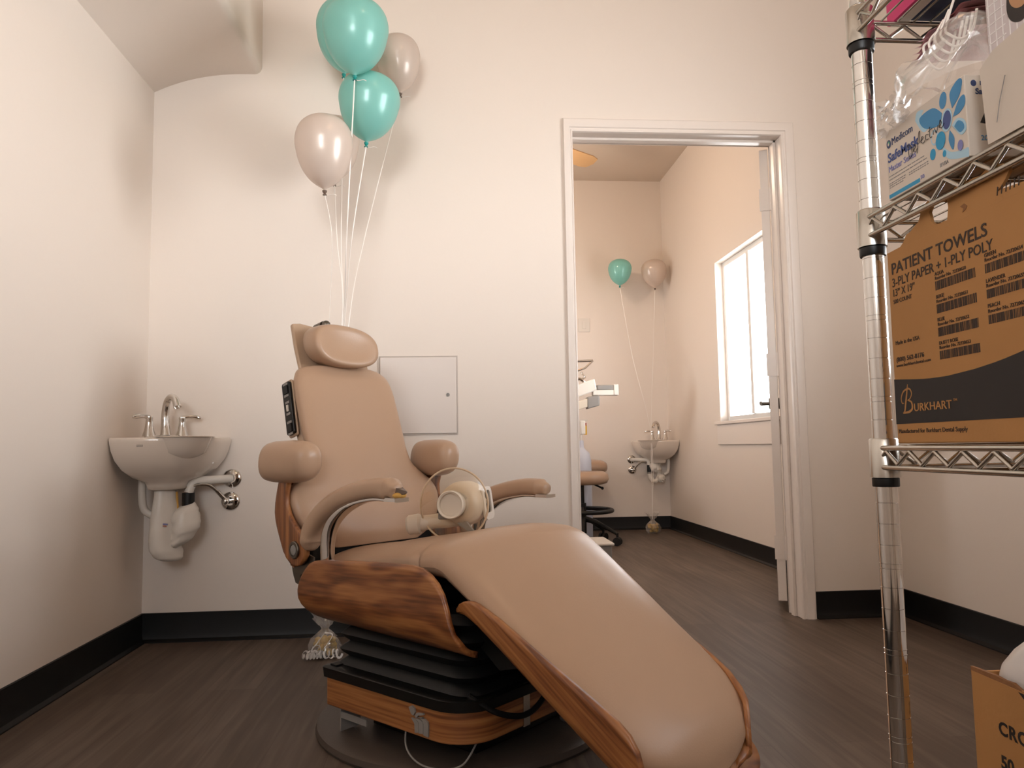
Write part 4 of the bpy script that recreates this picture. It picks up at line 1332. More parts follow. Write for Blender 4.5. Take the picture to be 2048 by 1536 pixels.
# body: five walls of card, open ragged top
b = MB(); Lb, Db, th = 0.355, 0.30, 0.004
b.span((0, Z0, -th), (Lb, Z1, 0), T=TI)
b.span((0, Z0, -Db), (th, Z1, -th), T=TI); b.span((Lb-th, Z0, -Db), (Lb, Z1, -th), T=TI)
b.span((th, Z0, -Db), (Lb-th, Z1, -Db+th), T=TI); b.span((th, Z0, -Db+th), (Lb-th, Z0+th, -th), T=TI)
b.build('carton', M_CARD, t, smooth=False, bevel=0.0015)
b = MB()
fl = [(0.0, 0.9485), (0.0292, 0.9494), (0.036, 0.953), (0.0429, 0.9601), (0.052, 0.9615), (0.060, 0.9650), (0.0678, 0.9681), (0.072, 0.9735), (0.0739, 0.9801), (0.082, 0.984), (0.0907, 0.9872), (0.0985, 0.9823), (0.094, 0.978), (0.0892, 0.9723), (0.091, 0.967), (0.0918, 0.9613), (0.098, 0.956), (0.1073, 0.9543), (0.114, 0.955), (0.1195, 0.9544), (0.121, 0.960), (0.1225, 0.9672), (0.122, 0.973), (0.1203, 0.9789), (0.126, 0.9822), (0.1317, 0.9821), (0.136, 0.9852), (0.1403, 0.9844), (0.155, 0.983), (0.165, 0.9842), (0.1754, 0.9822), (0.187, 0.9868), (0.1975, 0.9850), (0.206, 0.983), (0.2143, 0.9805), (0.2156, 0.9732), (0.210, 0.967), (0.2035, 0.9619), (0.1962, 0.9581), (0.205, 0.959), (0.2153, 0.9577), (0.2334, 0.9560), (0.27, 0.957), (0.30, 0.953), (0.355, 0.9492), (0.355, 0.9480), (0.0, 0.9480)]
b.prism([(x, y) for x, y in fl], 0.0035, T=TI @ Matrix.Translation((0, 0, -0.0036)))
b.build('torn_flap', M_CARD, t, smooth=False)
b = MB()
b.prism([(0.1425, 0.9615), (0.149, 0.9628), (0.1535, 0.9590), (0.151, 0.9560), (0.1455, 0.9545), (0.1475, 0.958)], 0.0004, M_CARDDK, T=TI)
b.build('tear_hole', M_CARDDK, t, smooth=False)
b = MB()
for x in (0.197, 0.203, 0.209, 0.2145, 0.220, 0.226):
    b.prism([(x, 0.9545), (x+0.0012, 0.9545), (x+0.003, 0.962), (x+0.0018, 0.963)], 0.0004, M_INKBROWN, T=TI)
b.build('print_remnant', M_INKBROWN, t, smooth=False)
b = MB()
def tx(s, x, y, size, width=None, m=M_INKBROWN, bold=0.0, T=None, **k):
    b.text(s, size, (T if T is not None else TI) @ Matrix.Translation((x, y, 0.0003)), m, width, bold=bold, **k)
tx('PATIENT TOWELS', 0.0082, 0.9205, 0.0190, 0.171, bold=0.00025)
tx('3-PLY PAPER + 1-PLY POLY', 0.0082, 0.9048, 0.0152, 0.178, bold=0.0001)
tx('13” X 19”', 0.0080, 0.8932, 0.0122, 0.044, bold=0.0001)
tx('500 COUNT', 0.0090, 0.8843, 0.0072, 0.038)
tx('Made in the USA', 0.0082, 0.8345, 0.0068, 0.0486)
tx('(800) 562-8176', 0.0080, 0.8140, 0.0075, 0.0556, bold=0.0001)
tx('www.burkhartdental.com', 0.0073, 0.8076, 0.0052, 0.0683)
tx('Manufactured for Burkhart Dental Supply', 0.0040, 0.7286, 0.0070, 0.1266)
brn = random.Random(11)
def code(name, num, x, ynam, ynum, y1, y0, w):
    tx(name, x, ynam, 0.0056, None)
    tx('Reorder No. '+num, x, ynum, 0.0052, w*0.79)
    px = x
    while px < x+w:
        q = brn.choice((0.0005, 0.0008, 0.0012, 0.0018))
        b.span((px, y0, 0), (min(px+q, x+w), y1, 0.0003), M_INKBROWN, T=TI)
        px += q+brn.choice((0.0005, 0.0007, 0.0011))
code('AQUA', '72720650', 0.0925, 0.8996, 0.8951, 0.8934, 0.8835, 0.0660)
code('BEIGE', '72720651', 0.0925, 0.8742, 0.8694, 0.8676, 0.8579, 0.0660)
code('BLUE', '72720652', 0.0925, 0.8490, 0.8440, 0.8420, 0.8323, 0.0660)
code('DUSTY ROSE', '72720653', 0.0928, 0.8232, 0.8184, 0.8164, 0.8071, 0.0655)
code('GREEN', '72720654', 0.1736, 0.8995, 0.8950, 0.8927, 0.8835, 0.0660)
code('LAVENDER', '72720655', 0.1736, 0.8738, 0.8691, 0.8670, 0.8582, 0.0660)
code('PEACH', '72720656', 0.1738, 0.8488, 0.8437, 0.8415, 0.8327, 0.0660)
b.build('printed_text', M_INKBROWN, t, smooth=False)
b = MB()
band = [(0.0, 0.7395), (0.355, 0.7395), (0.355, 0.834)] + [(0.355-0.3545*k/24, interp([(0.0, 0.7936), (0.0554, 0.7892), (0.08, 0.7883), (0.1046, 0.7884), (0.1489, 0.7912), (0.1840, 0.7952), (0.2178, 0.8010), (0.27, 0.812), (0.355, 0.834)], 0.355-0.3545*k/24)) for k in range(1, 25)]
b.prism(band, 0.0003, M_INK, T=TI)
b.text('URKHART', 0.0128, TI @ Matrix.Translation((0.0385, 0.7534, 0.0006)), M_CARD, 0.0690, bold=0.0001)
b.text('TM', 0.0040, TI @ Matrix.Translation((0.1112, 0.7605, 0.0006)), M_CARD, 0.0060)
# flourished capital B
def stroke(pts, w, n=8):
    q = smoothpath([(x, y, 0) for x, y in pts], n)
    ring = []
    L, Rr = [], []
    for i, p in enumerate(q):
        d = (q[min(i+1, len(q)-1)]-q[max(i-1, 0)]).normalized()
        ww = w*(0.45+0.55*math.sin(PI*i/(len(q)-1)))/2
        L.append((p.x-d.y*ww, p.y+d.x*ww)); Rr.append((p.x+d.y*ww, p.y-d.x*ww))
    vs = [(x, y, 0) for x, y in L]+[(x, y, 0) for x, y in Rr]; n_ = len(L)
    return vs, [(i, i+1, n_+i+1, n_+i) for i in range(n_-1)]
for pts, w in (([(0.0285, 0.7855), (0.0262, 0.776), (0.0228, 0.764), (0.0200, 0.7545), (0.0160, 0.7520)], 0.0030),
               ([(0.0160, 0.7520), (0.022, 0.7525), (0.030, 0.7535), (0.0355, 0.7570), (0.0345, 0.7640), (0.0285, 0.7665)], 0.0030),
               ([(0.0265, 0.7665), (0.0325, 0.7690), (0.0355, 0.7745), (0.0325, 0.7795), (0.0265, 0.7800), (0.0185, 0.7770), (0.0140, 0.7700), (0.0155, 0.7640), (0.0190, 0.7640)], 0.0022)):
    vs, fs = stroke(pts, w)
    b.add(vs, fs, M_CARD, TI @ Matrix.Translation((0, 0, 0.0006)))
b.build('printed_band', M_INK, t, smooth=False)

# ------------------------------------------------------------------ mask carton (second shelf)
MC = (0.5225, 0.836)
FT = face_frame(MC, (0, -1))
ZB = 1.0050
t = thing('mask_box', 'white and blue face mask carton with handwritten word on the upper wire shelf', 'box', (MC[0], MC[1], ZB))
TI = Matrix.Translation((-MC[0], -MC[1], -ZB)) @ FT
b = MB(); b.span((0, ZB, -0.105), (0.140, 1.0905, 0), T=TI); b.build('carton', M_WHITECARD, t, smooth=False, bevel=0.001)
b = MB()
def ell(cx, cy, rx, ry, m, rot=0, h=0.0002, z=0.0):
    c_, s_ = math.cos(rot), math.sin(rot)
    b.prism([(cx+rx*math.cos(2*PI*k/24)*c_-ry*math.sin(2*PI*k/24)*s_, cy+rx*math.cos(2*PI*k/24)*s_+ry*math.sin(2*PI*k/24)*c_) for k in range(24)], h, m, T=TI @ Matrix.Translation((0, 0, z)))
def blob(pts, m, z=0.0):
    q = smoothpath([(x, y, 0) for x, y in pts+[pts[0]]], 5)[:-1]
    b.prism([(p.x, p.y) for p in q], 0.0002, m, T=TI @ Matrix.Translation((0, 0, z)))
blob([(0.1395, 0.0045+1.0), (0.1395, 1.0140), (0.1328, 1.0150), (0.1139, 1.0195), (0.0999, 1.0312), (0.104, 1.020), (0.1133, 1.0120)], M_PALEBLUE)
blob([(0.0580, 1.0780), (0.0700, 1.060), (0.0800, 1.062), (0.070, 1.078), (0.073, 1.084), (0.062, 1.086)], M_PALEBLUE)
blob([(0.1196, 1.0642), (0.1172, 1.0804), (0.1261, 1.0880), (0.1340, 1.0895), (0.1368, 1.0842), (0.1313, 1.0720)], M_BLUE, 0.0002)
blob([(0.1199, 1.0548), (0.1297, 1.0678), (0.1385, 1.0700), (0.1390, 1.0600), (0.1300, 1.0545)], M_BLUE, 0.0002)
blob([(0.1178, 1.0464), (0.1268, 1.0505), (0.1368, 1.0438), (0.1385, 1.0337), (0.1297, 1.0316)], M_PALEBLUE, 0.0002)
blob([(0.1215, 1.0440), (0.1275, 1.0475), (0.1345, 1.0425), (0.1355, 1.0360), (0.1290, 1.0345)], M_BLUE, 0.0004)
blob([(0.1034, 1.0665), (0.0889, 1.0785), (0.0660, 1.0770), (0.0737, 1.0624), (0.0972, 1.0556)], M_BLUE, 0.0002)
blob([(0.1138, 1.0432), (0.1201, 1.0320), (0.1170, 1.0208), (0.1115, 1.0323)], M_BLUE, 0.0002)
ell(0.1062, 1.0790, 0.0058, 0.0088, M_BLUE, -0.15, z=0.0002)
ell(0.1105, 1.0555, 0.0085, 0.0120, M_PALEBLUE, -0.1, z=0.0004); ell(0.1110, 1.0555, 0.0063, 0.0098, M_BLUEDK, -0.1, z=0.0006)
ell(0.0890, 1.0455, 0.0060, 0.0085, M_PALEBLUE, 0, z=0.0002); ell(0.0890, 1.0455, 0.0042, 0.0066, M_WHITECARD, 0, z=0.0004)
ell(0.0990, 1.0380, 0.0078, 0.0096, M_CYAN, -0.1, z=0.0006); ell(0.0847, 1.0285, 0.0046, 0.0062, M_CYAN, z=0.0002); ell(0.1034, 1.0220, 0.0028, 0.0036, M_CYAN, z=0.0002); ell(0.1287, 1.0208, 0.0040, 0.0056, M_VIOLET, z=0.0006)
ell(0.0062, 1.0722, 0.0042, 0.0052, M_NAVY, 0.2, z=0.0002); ell(0.0066, 1.0730, 0.0022, 0.0026, M_GREEN, z=0.0004); ell(0.0060, 1.0718, 0.0014, 0.0018, M_WHITECARD, z=0.0006)
tx('Medicom', 0.0116, 1.0688, 0.0122, 0.0400, M_NAVY, T=TI)
tx('SafeMask', 0.0028, 1.0502, 0.0155, 0.0590, M_BLUEDK, bold=0.0003, T=TI)
tx('Master Series', 0.0030, 1.0384, 0.0102, 0.0520, M_VIOLET, T=TI)
for k, (y, w) in enumerate(((1.0325, 0.070), (1.0285, 0.074), (1.0240, 0.032), (1.0215, 0.033), (1.0190, 0.029))):
    for j in range(int(w/0.004)):
        b.span((0.003+j*0.004, y, 0), (0.003+j*0.004+0.0026+0.0008*((j*7+k) % 2), y+0.0011, 0.0002), M_GREYINK, T=TI)
for k, y in enumerate((1.0240, 1.0215)):
    for j in range(9):
        b.span((0.041+j*0.004, y, 0), (0.041+j*0.004+0.0028, y+0.0010, 0.0002), M_GREYINK, T=TI)
b.span((0.0012, 1.0070, 0), (0.060, 1.0116, 0.0002), M_CYAN, T=TI)
tx('50', 0.0612, 1.0092, 0.0062, 0.0065, M_VIOLET, T=TI)
tx('USA', 0.0995, 1.0100, 0.0058, 0.0090, M_GREYINK, T=TI)
b.span((0.0950, 1.0100, 0), (0.0985, 1.0140, 0.0002), M_GREYINK, T=TI)
b.build('printed_front', M_BLUE, t, smooth=False)
b = MB()
hand = [(0.0445, 1.0395), (0.0440, 1.0500), (0.0435, 1.0560), (0.0490, 1.0520), (0.0500, 1.0430), (0.0455, 1.0390)]
for pts in (hand, [(0.052, 1.045), (0.057, 1.049), (0.055, 1.052), (0.0525, 1.047), (0.056, 1.043), (0.060, 1.046)], [(0.0590, 1.040), (0.0635, 1.060), (0.0660, 1.062), (0.064, 1.050)], [(0.066, 1.050), (0.071, 1.053), (0.069, 1.055), (0.067, 1.050), (0.071, 1.047), (0.074, 1.049)], [(0.080, 1.053), (0.076, 1.054), (0.0755, 1.049), (0.080, 1.048)], [(0.083, 1.060), (0.0825, 1.049), (0.086, 1.048)], [(0.080, 1.056), (0.087, 1.057)], [(0.0885, 1.054), (0.0885, 1.049)], [(0.091, 1.055), (0.0935, 1.049), (0.097, 1.056)], [(0.098, 1.053), (0.1025, 1.056), (0.1005, 1.060), (0.099, 1.053), (0.103, 1.051), (0.107, 1.054)]):
    b.tube([TI @ V((p.x, p.y, 0.0009)) for p in smoothpath([(x, y, 0) for x, y in pts], 5)], 0.00035, 5)
b.build('handwriting', M_INK, t)
# near end of the carton
ET2 = Matrix.Translation((-MC[0], -MC[1], -ZB)) @ frame((MC[0], MC[1]-0.140, 0), (1, 0, 0), (0, 0, 1), (0, -1, 0))
b = MB()
b.text('Medicom', 0.0062, ET2 @ Matrix.Translation((0.0160, 1.0795, 0.0003)), M_NAVY)
b.text('SafeMask', 0.0085, ET2 @ Matrix.Translation((0.0108, 1.0700, 0.0003)), M_NAVY, bold=0.0002)
b.prism([(0.0095+0.0030*math.cos(a), 1.0815+0.0034*math.sin(a)) for a in [2*PI*k/16 for k in range(16)]], 0.0003, M_NAVY, T=ET2)
b.prism([(0.014, 1.040), (0.035, 1.036), (0.035, 1.064), (0.021, 1.064), (0.020, 1.052)], 0.0003, M_INK, T=ET2)
b.text('2005', 0.0075, ET2 @ Matrix.Translation((0.0135, 1.0215, 0.0003)), M_BLUE)
b.build('printed_end', M_NAVY, t, smooth=False)

# clear bag lying crumpled over the mask carton
t = thing('plastic_bag', 'clear crumpled plastic bag draped over the white and blue mask carton', 'bag', (0.60, 0.78, 1.0905))
b = MB()
def bagp(i, j):
    a = 2*PI*i
    top = j
    x = -0.030+0.075*math.cos(a)*(1.0-0.25*top*top)
    y = -0.035+0.090*math.sin(a)*(1.0-0.25*top*top)
    z = 0.002+(0.040+0.022*(-math.sin(a)*0.5+0.5))*(1-(1-top)**2)
    q = V((x, y, z))
    n = V((noise.noise(q*32), noise.noise(q*32+V((7, 3, 1))), noise.noise(q*30+V((1, 8, 5)))))
    n2 = V((noise.noise(q*80), noise.noise(q*80+V((7, 3, 1))), noise.noise(q*80+V((1, 8, 5)))))
    q = q+n*0.016*(0.15+top)+n2*0.006*(0.1+top)
    q.z = max(0.0012, q.z)
    return q
b.grid(bagp, 60, 16)
rim = [bagp(i/60, 1) for i in range(60)]
cen = sum(rim, V((0, 0, 0)))/60
rings = [rim]+[[p.lerp(cen, f)+V((0, 0, 0.012*math.sin(f*PI)+0.01*f))+V((0, 0, 0.012*noise.noise(p*40+V((f*5, 0, 0))))) for p in rim] for f in (0.3, 0.6, 0.9)]
b.loft(rings, cap=False)
b.build('film', M_CLEARFILM, t, angle=12)
b = MB()
rag = []
b.grid(lambda i, j: V((-0.082+0.004*noise.noise(V((i*9, j*9, 0))), 0.066-0.062*i, 0.005+(0.034*j)*(1-0.35*i)-0.012*(1-j)))+V((noise.noise(V((i*6, j*6, 4))), noise.noise(V((i*6, j*6, 9))), noise.noise(V((i*6, j*6, 14)))))*0.010, 16, 12)
b.build('open_end', M_CLEARFILM, t, angle=12)

# ------------------------------------------------------------------ white carton with a printed portrait, nearest on that shelf
WC = (0.5285, 0.668)
FT = face_frame(WC, (0.02, -1))
t = thing('carton', 'white carton printed with an upside-down head and a pale grid, beside the mask carton', 'box', (WC[0], WC[1], ZB))
TI = Matrix.Translation((-WC[0], -WC[1], -ZB)) @ FT
b = MB(); b.span((0, ZB, -0.16), (0.21, 1.225, 0), T=TI); b.build('carton_body', M_WHITECARD, t, smooth=False, bevel=0.001)
b = MB()
M_GRID = mat('pale_grid_ink', 'e9e3e0', 0.5)
M_PANEL = mat('pale_mauve_panel', 'cfc3c2', 0.5)
b.span((0.001, 1.062, 0), (0.209, 1.222, 0.0002), M_PANEL, T=TI)
for k in range(13):
    x = 0.003+0.0085*k
    b.span((x, 1.063, 0), (x+0.0012, 1.150-0.022*max(0, 1-abs(k-5)/3), 0.0004), M_GRID, T=TI)
for k in range(9):
    y = 1.066+0.0095*k
    b.span((0.002, y, 0), (0.024 if y > 1.092 else 0.10, y+0.0012, 0.0004), M_GRID, T=TI)
b.build('printed_grid', M_PANEL, t, smooth=False)
b = MB()
M_SKIN = mat('printed_skin_tone', 'b98a63', 0.5); M_HAIR = mat('printed_dark_hair', '2b2321', 0.5)
def blob2(pts, m, z):
    q = smoothpath([(x, y, 0) for x, y in pts+[pts[0]]], 5)[:-1]
    b.prism([(p.x, p.y) for p in q], 0.0002, m, T=TI @ Matrix.Translation((0, 0, z)))
blob2([(0.030, 1.148), (0.027, 1.125), (0.033, 1.111), (0.046, 1.106), (0.057, 1.116), (0.060, 1.135), (0.058, 1.150), (0.045, 1.155)], M_HAIR, 0.0004)
blob2([(0.0315, 1.150), (0.031, 1.132), (0.037, 1.122), (0.047, 1.119), (0.054, 1.128), (0.056, 1.145), (0.054, 1.160), (0.042, 1.163)], M_SKIN, 0.0006)
blob2([(0.033, 1.153), (0.034, 1.143), (0.043, 1.150), (0.053, 1.158), (0.053, 1.175), (0.038, 1.175)], M_WHITECARD, 0.0008)
blob2([(0.0225, 1.152), (0.030, 1.151), (0.0305, 1.140)], M_HAIR, 0.0004)
blob2([(0.0405, 1.140), (0.0425, 1.141), (0.0425, 1.138), (0.041, 1.1375)], M_HAIR, 0.0008); blob2([(0.051, 1.149), (0.053, 1.150), (0.053, 1.147), (0.0515, 1.1465)], M_HAIR, 0.0008)
b.build('printed_portrait', M_SKIN, t, smooth=False)
b = MB()
b.loft([[(-0.004, 0.0015+ZB, 0.004), (-0.006, 1.083, 0.006), (0.012, 1.0935, 0.006), (0.20, 1.118, 0.004), (0.205, ZB+0.0015, 0.004)], [(-0.004, 0.0015+ZB, 0.003), (-0.006, 1.083, 0.005), (0.012, 1.0935, 0.005), (0.20, 1.118, 0.003), (0.205, ZB+0.0015, 0.003)]], T=TI)
b.tube([TI @ V((0.026, 1.062, 0.0062)), TI @ V((0.017, 1.040, 0.0062)), TI @ V((0.012, 1.022, 0.0062))], 0.0004, 5, M_GREYINK)
b.build('paper_flap', M_WHITECARD, t, smooth=False)

# pink pleated masks lying on the clear bag with their ear loops hanging out
M_PINK = mat('pink_mask_fabric', 'c99a9c', 0.8, bump=0.3, bscale=300)
t = thing('face_mask', 'pink pleated face masks with white ear loops in a small stack under the top shelf', 'face mask', (0.60, 0.775, 1.17))
b = MB()
for k in range(4):
    z0 = 0.008*k
    def mp(i, j, top):
        x = -0.055+0.130*i+0.003*k; y = -0.045+0.085*j
        z = z0+(0.006 if top else 0)+0.010*math.sin(PI*i)*math.sin(PI*j)+0.0018*math.sin(j*20)-0.010*(1-i)**3
        return V((x, y, z))
    b.grid(lambda i, j: mp(i, j, True), 16, 20); b.grid(lambda i, j: mp(i, j, False), 16, 20)
b.build('mask_stack', M_PINK, t, angle=50)
for k, (y0, w, dp) in enumerate(((0.004, 0.010, 0.034), (-0.006, 0.010, 0.030), (-0.016, 0.008, 0.026), (-0.026, 0.006, 0.024), (-0.034, 0.004, 0.020))):
    b = MB()
    b.tube(smoothpath([(-0.050, y0, 0.004+0.006*k), (-0.064, y0-0.004, -0.006), (-0.066, y0-0.012, -0.006-dp*0.6), (-0.060, y0-0.022, -0.008-dp), (-0.056, y0-0.034, -0.006-dp*0.9), (-0.050, y0-w-0.030, -0.002)], 8), 0.0014, 8)
    b.build('ear_loop', M_RIBBON, t)

# navy box on the top shelf
t = thing('flat_box', 'flat navy blue box with a pink and white edge lying on the top wire shelf', 'box', (0.605, 0.90, 1.2735))
b = MB(); b.span((0.004, -0.20, 0), (0.20, 0.005, 0.055)); b.build('box_body', mat('navy_card', '1d2644', 0.45), t, smooth=False, bevel=0.001)
b = MB(); b.span((-0.014, -0.20, 0), (0.004, 0.020, 0.05), M_WHITECARD); b.span((-0.018, -0.20, 0), (-0.014, 0.020, 0.05), mat('pink_card', 'c8326a', 0.5)); b.build('box_edge', M_WHITECARD, t, smooth=False)

# ------------------------------------------------------------------ open carton on the floor under the rack
KC = (0.686, 0.978)
FT = face_frame(KC, (0, -1))
t = thing('cardboard_box', 'open brown cardboard box stuffed with a white plastic bag on the floor under the rack', 'box', (KC[0], KC[1], 0))
TI = Matrix.Translation((-KC[0], -KC[1], 0)) @ FT
b = MB(); Lk, Dk, th, H = 0.38, 0.34, 0.005, 0.4185
b.span((0, 0, -th), (Lk, H-0.004, 0), T=TI); b.span((0, 0, -Dk), (th, H-0.006, -th), T=TI); b.span((Lk-th, 0, -Dk), (Lk, H, -th), T=TI); b.span((th, 0, -Dk), (Lk-th, H, -Dk+th), T=TI); b.span((th, 0, -Dk+th), (Lk-th, th, -th), T=TI)
b.build('carton', M_CARD, t, smooth=False, bevel=0.0015)
b = MB()
tp = [(0.0, H-0.008)]
q = random.Random(5)
for k in range(26):
    tp.append((Lk*k/25, H-0.0035+0.006*q.random()-0.012*k/25*0.5))
tp.append((Lk, H-0.010))
b.prism(tp, 0.0046, T=TI @ Matrix.Translation((0, 0, -0.0048)))
b.build('torn_edge', M_CARDDK, t, smooth=False)
b = MB(); rows = []
for k in range(7):
    f = k/6
    rows.append([(-0.0045+0.003*math.sin(i*1.3+k), H-0.002-0.16*f+0.002*math.sin(i), 0.001-0.012*i/5) for i in range(6)])
b.loft(rows, closed=False)
b.build('frayed_corner', M_CARDDK, t, smooth=False, solid=0.002)
b = MB()
tx('CRO', 0.0465, 0.3490, 0.0225, None, M_INK, bold=0.0007, T=TI, space=1.12)
b.build('printed_text', M_INK, t, smooth=False)
b = MB(); tx('50', 0.0468, 0.3075, 0.0225, None, M_INK, bold=0.0007, T=TI)
b.build('printed_number', M_INK, t, smooth=False)
b = MB(); b.prism([(0.085, 0.4115), (0.104, 0.398), (0.123, 0.4115)], 0.0003, M_INK, T=TI)
b.build('printed_arrow', M_INK, t, smooth=False)
t = thing('plastic_bag', 'crumpled white plastic bag bulging out of the open brown box on the floor', 'bag', (0.858, 0.805, 0.345))
b = MB(); rings = []
for z, k in ((0.14, 0.02), (0.18, 0.004), (0.30, 0.003), (0.40, 0.003), (0.418, 0.005), (0.436, 0.010), (0.452, 0.019), (0.466, 0.032), (0.478, 0.050), (0.488, 0.075), (0.495, 0.105), (0.498, 0.14)):
    ring = []
    for x, y in rrect(0.692+k, 1.020-k, 0.606+k, 0.971-k, max(0.012, 0.045-k*0.25), 12):
        n = noise.noise(V((x*14, y*14, z*20)))
        n2 = abs(noise.noise(V((x*30, y*30, z*34))))
        w = max(0, min(1, (z-0.40)/0.03))
        dx, dy = (0.855-x), (0.79-y)
        ring.append((x-0.855+dx*0.05*n*w, y-0.80+dy*0.05*n*w, z-0.345+w*(0.010*n-0.010*n2)))
    rings.append(ring)
b.loft(rings); b.build('bag_film', M_MILKFILM, t, angle=25)
# ------------------------------------------------------------------ far room: balloons, stool, treatment unit, fan
BG2 = 'balloons in the far room'
WG2 = V((1.62, 6.08, 0))
def rib2(c):
    return [V((c.x*0.6+WG2.x*0.4, c.y*0.6+WG2.y*0.4, 1.45)), V((WG2.x+0.01, WG2.y, 0.8)), V((WG2.x, WG2.y, 0.11))]
c = V((1.412, 6.10, 2.165)); balloon('teal balloon floating in the far room beyond the doorway', c, 0.098, (0.03, 0.0), (M_TEAL, M_TEALDK), rib2(c), BG2, 1.05)
c = V((1.715, 6.14, 2.165)); balloon('pearl grey balloon floating in the far corner beyond the doorway', c, 0.106, (-0.03, 0.0), (M_GREYB, M_GREYBDK), rib2(c), BG2, 1.05)
candy_bag('clear bag of yellow sweets on the floor of the far room', WG2, False, 1.3)

# operator stool: half hidden by the door lining
t = thing('stool', 'tan round operator stool with black foot ring in the far room', 'stool', (0.945, 5.50, 0))
b = MB(); b.lathe([(0, 0.435), (0.15, 0.435), (0.185, 0.445), (0.199, 0.475), (0.192, 0.508), (0.16, 0.530), (0.08, 0.522), (0, 0.516)], 44); b.build('seat', M_LEATHER, t, angle=80)
b = MB(); b.tube([(0.215*math.cos(2*PI*k/48), 0.215*math.sin(2*PI*k/48), 0.245) for k in range(48)], 0.016, 10, cyc=True)
for k in range(3):
    a = R(20+120*k); b.cyl((0.02*math.cos(a), 0.02*math.sin(a), 0.27), (0.21*math.cos(a), 0.21*math.sin(a), 0.25), 0.008, 8)
b.build('foot_ring', M_BLACKPL, t)
b = MB(); b.cyl((0, 0, 0.08), (0, 0, 0.30), 0.028, 18); b.cyl((0, 0, 0.28), (0, 0, 0.436), 0.016, 16); b.build('column', M_BLACKPL, t)
for k in range(5):
    a = R(-28+72*k); d = V((math.cos(a), math.sin(a), 0))
    b = MB(); b.tube([d*0.02+V((0, 0, 0.185)), d*0.10+V((0, 0, 0.165)), d*0.20+V((0, 0, 0.115)), d*0.255+V((0, 0, 0.085))], [0.022, 0.018, 0.014, 0.013], 10); lg = b.build('leg', M_BLACKPL, t)
    b = MB(); n_ = d.cross(V((0, 0, 1)))
    for s_ in (-1, 1):
        b.cyl(d*0.258+n_*(0.006*s_)+V((0, 0, 0.030)), d*0.258+n_*(0.026*s_)+V((0, 0, 0.030)), 0.030, 20)
    b.cyl(d*0.258+V((0, 0, 0.03)), d*0.258+V((0, 0, 0.09)), 0.009, 10)
    b.build('caster', M_BLACKRUB, lg)
b = MB(); b.cyl((0.08, -0.05, 0.437), (0.13, -0.08, 0.412), 0.007, 8); b.ball((0.135, -0.083, 0.409), 0.011); b.build('lever', M_BLACKPL, t)

# second treatment chair: only its rounded head end and white base foot show past the stool
t = thing('treatment_chair', 'tan padded treatment chair end behind the stool in the far room', 'chair', (0.85, 6.10, 0))
b = MB(); rings = []
for (x, s) in ((-0.75, 0.7), (-0.70, 0.95), (-0.5, 1), (0.2, 1), (0.30, 0.97), (0.355, 0.85), (0.385, 0.62), (0.395, 0.3)):
    rings.append([(x, 0.21*s*sp(math.cos(2*PI*j/32), 0.7), 0.545+0.062*s*sp(math.sin(2*PI*j/32), 0.8)) for j in range(32)])
b.loft(rings); b.build('pad', M_LEATHER, t, angle=80)
b = MB(); b.span((-0.45, -0.12, 0.06), (-0.20, 0.12, 0.50)); b.build('column', M_GREYPL, t, bevel=0.02)
b = MB(); b.span((-0.60, -0.22, 0.0), (-0.05, 0.22, 0.06)); b.build('base', M_GREYPL, t, bevel=0.015)
t = thing('foot_stand', 'low grey step with a pale top on the floor below the stool', 'step', (0.80, 4.60, 0))
b = MB(); b.span((-0.22, -0.16, 0.126), (0.150, 0.16, 0.142)); b.build('top', M_WHITEPL, t, bevel=0.006)
b = MB(); b.span((-0.20, -0.14, 0), (0.138, 0.14, 0.126)); b.build('base', M_GREYPL, t, bevel=0.004)

# nitrous / air cylinder with a yellow tag
t = thing('gas_bottle', 'white bottle with yellow tag standing behind the stool in the far room', 'bottle', (0.998, 5.812, 0))
b = MB(); b.lathe([(0, 0.0), (0.072, 0.0), (0.078, 0.01), (0.078, 0.60), (0.066, 0.66), (0.030, 0.695), (0.022, 0.71), (0.022, 0.76), (0, 0.76)], 28); b.build('bottle_body', mat('blueish_white_enamel', 'd3d6e2', 0.35), t)
b = MB(); b.cyl((0, 0, 0.76), (0, 0, 0.90), 0.014, 14); b.box((0.01, 0, 0.915), (0.09, 0.03, 0.012)); b.build('valve', M_WHITEPL, t)
b = MB(); b.box((0.035, -0.02, 0.84), (0.022, 0.004, 0.075)); b.box((0.033, -0.023, 0.885), (0.020, 0.004, 0.02), mat('red_tag', 'a8402c', 0.5)); b.build('tag', mat('yellow_tag', 'd9a72c', 0.5), t)

# delivery unit: post with jointed arms, instrument head and operating light
t = thing('dental_unit', 'cream dental delivery unit with jointed arms behind the door lining in the far room', 'dental unit', (0.62, 5.45, 0))
b = MB(); b.lathe([(0, 0), (0.17, 0), (0.17, 0.03), (0.05, 0.05), (0.04, 0.06), (0.04, 1.40), (0.03, 1.42), (0, 1.42)], 28, T=Matrix.Translation((-0.27, 0, 0))); b.build('post', M_WHITEPL, t)
b = MB(); b.loft([[(-0.25, -0.04, 0.80), (-0.25, 0.04, 0.80), (-0.25, 0.04, 0.87), (-0.25, -0.04, 0.87)], [(0.37, -0.04, 1.00), (0.37, 0.04, 1.00), (0.37, 0.04, 1.065), (0.37, -0.04, 1.065)]]); b.build('lower_arm', M_CREAMPL, t, bevel=0.008)
b = MB(); b.loft([[(0.365, -0.045, 0.985), (0.365, 0.045, 0.985), (0.365, 0.045, 1.075), (0.365, -0.045, 1.075)], [(0.455, -0.045, 1.01), (0.455, 0.045, 1.01), (0.455, 0.045, 1.085), (0.455, -0.045, 1.085)]]); b.build('elbow', M_GREYPL, t, bevel=0.008)
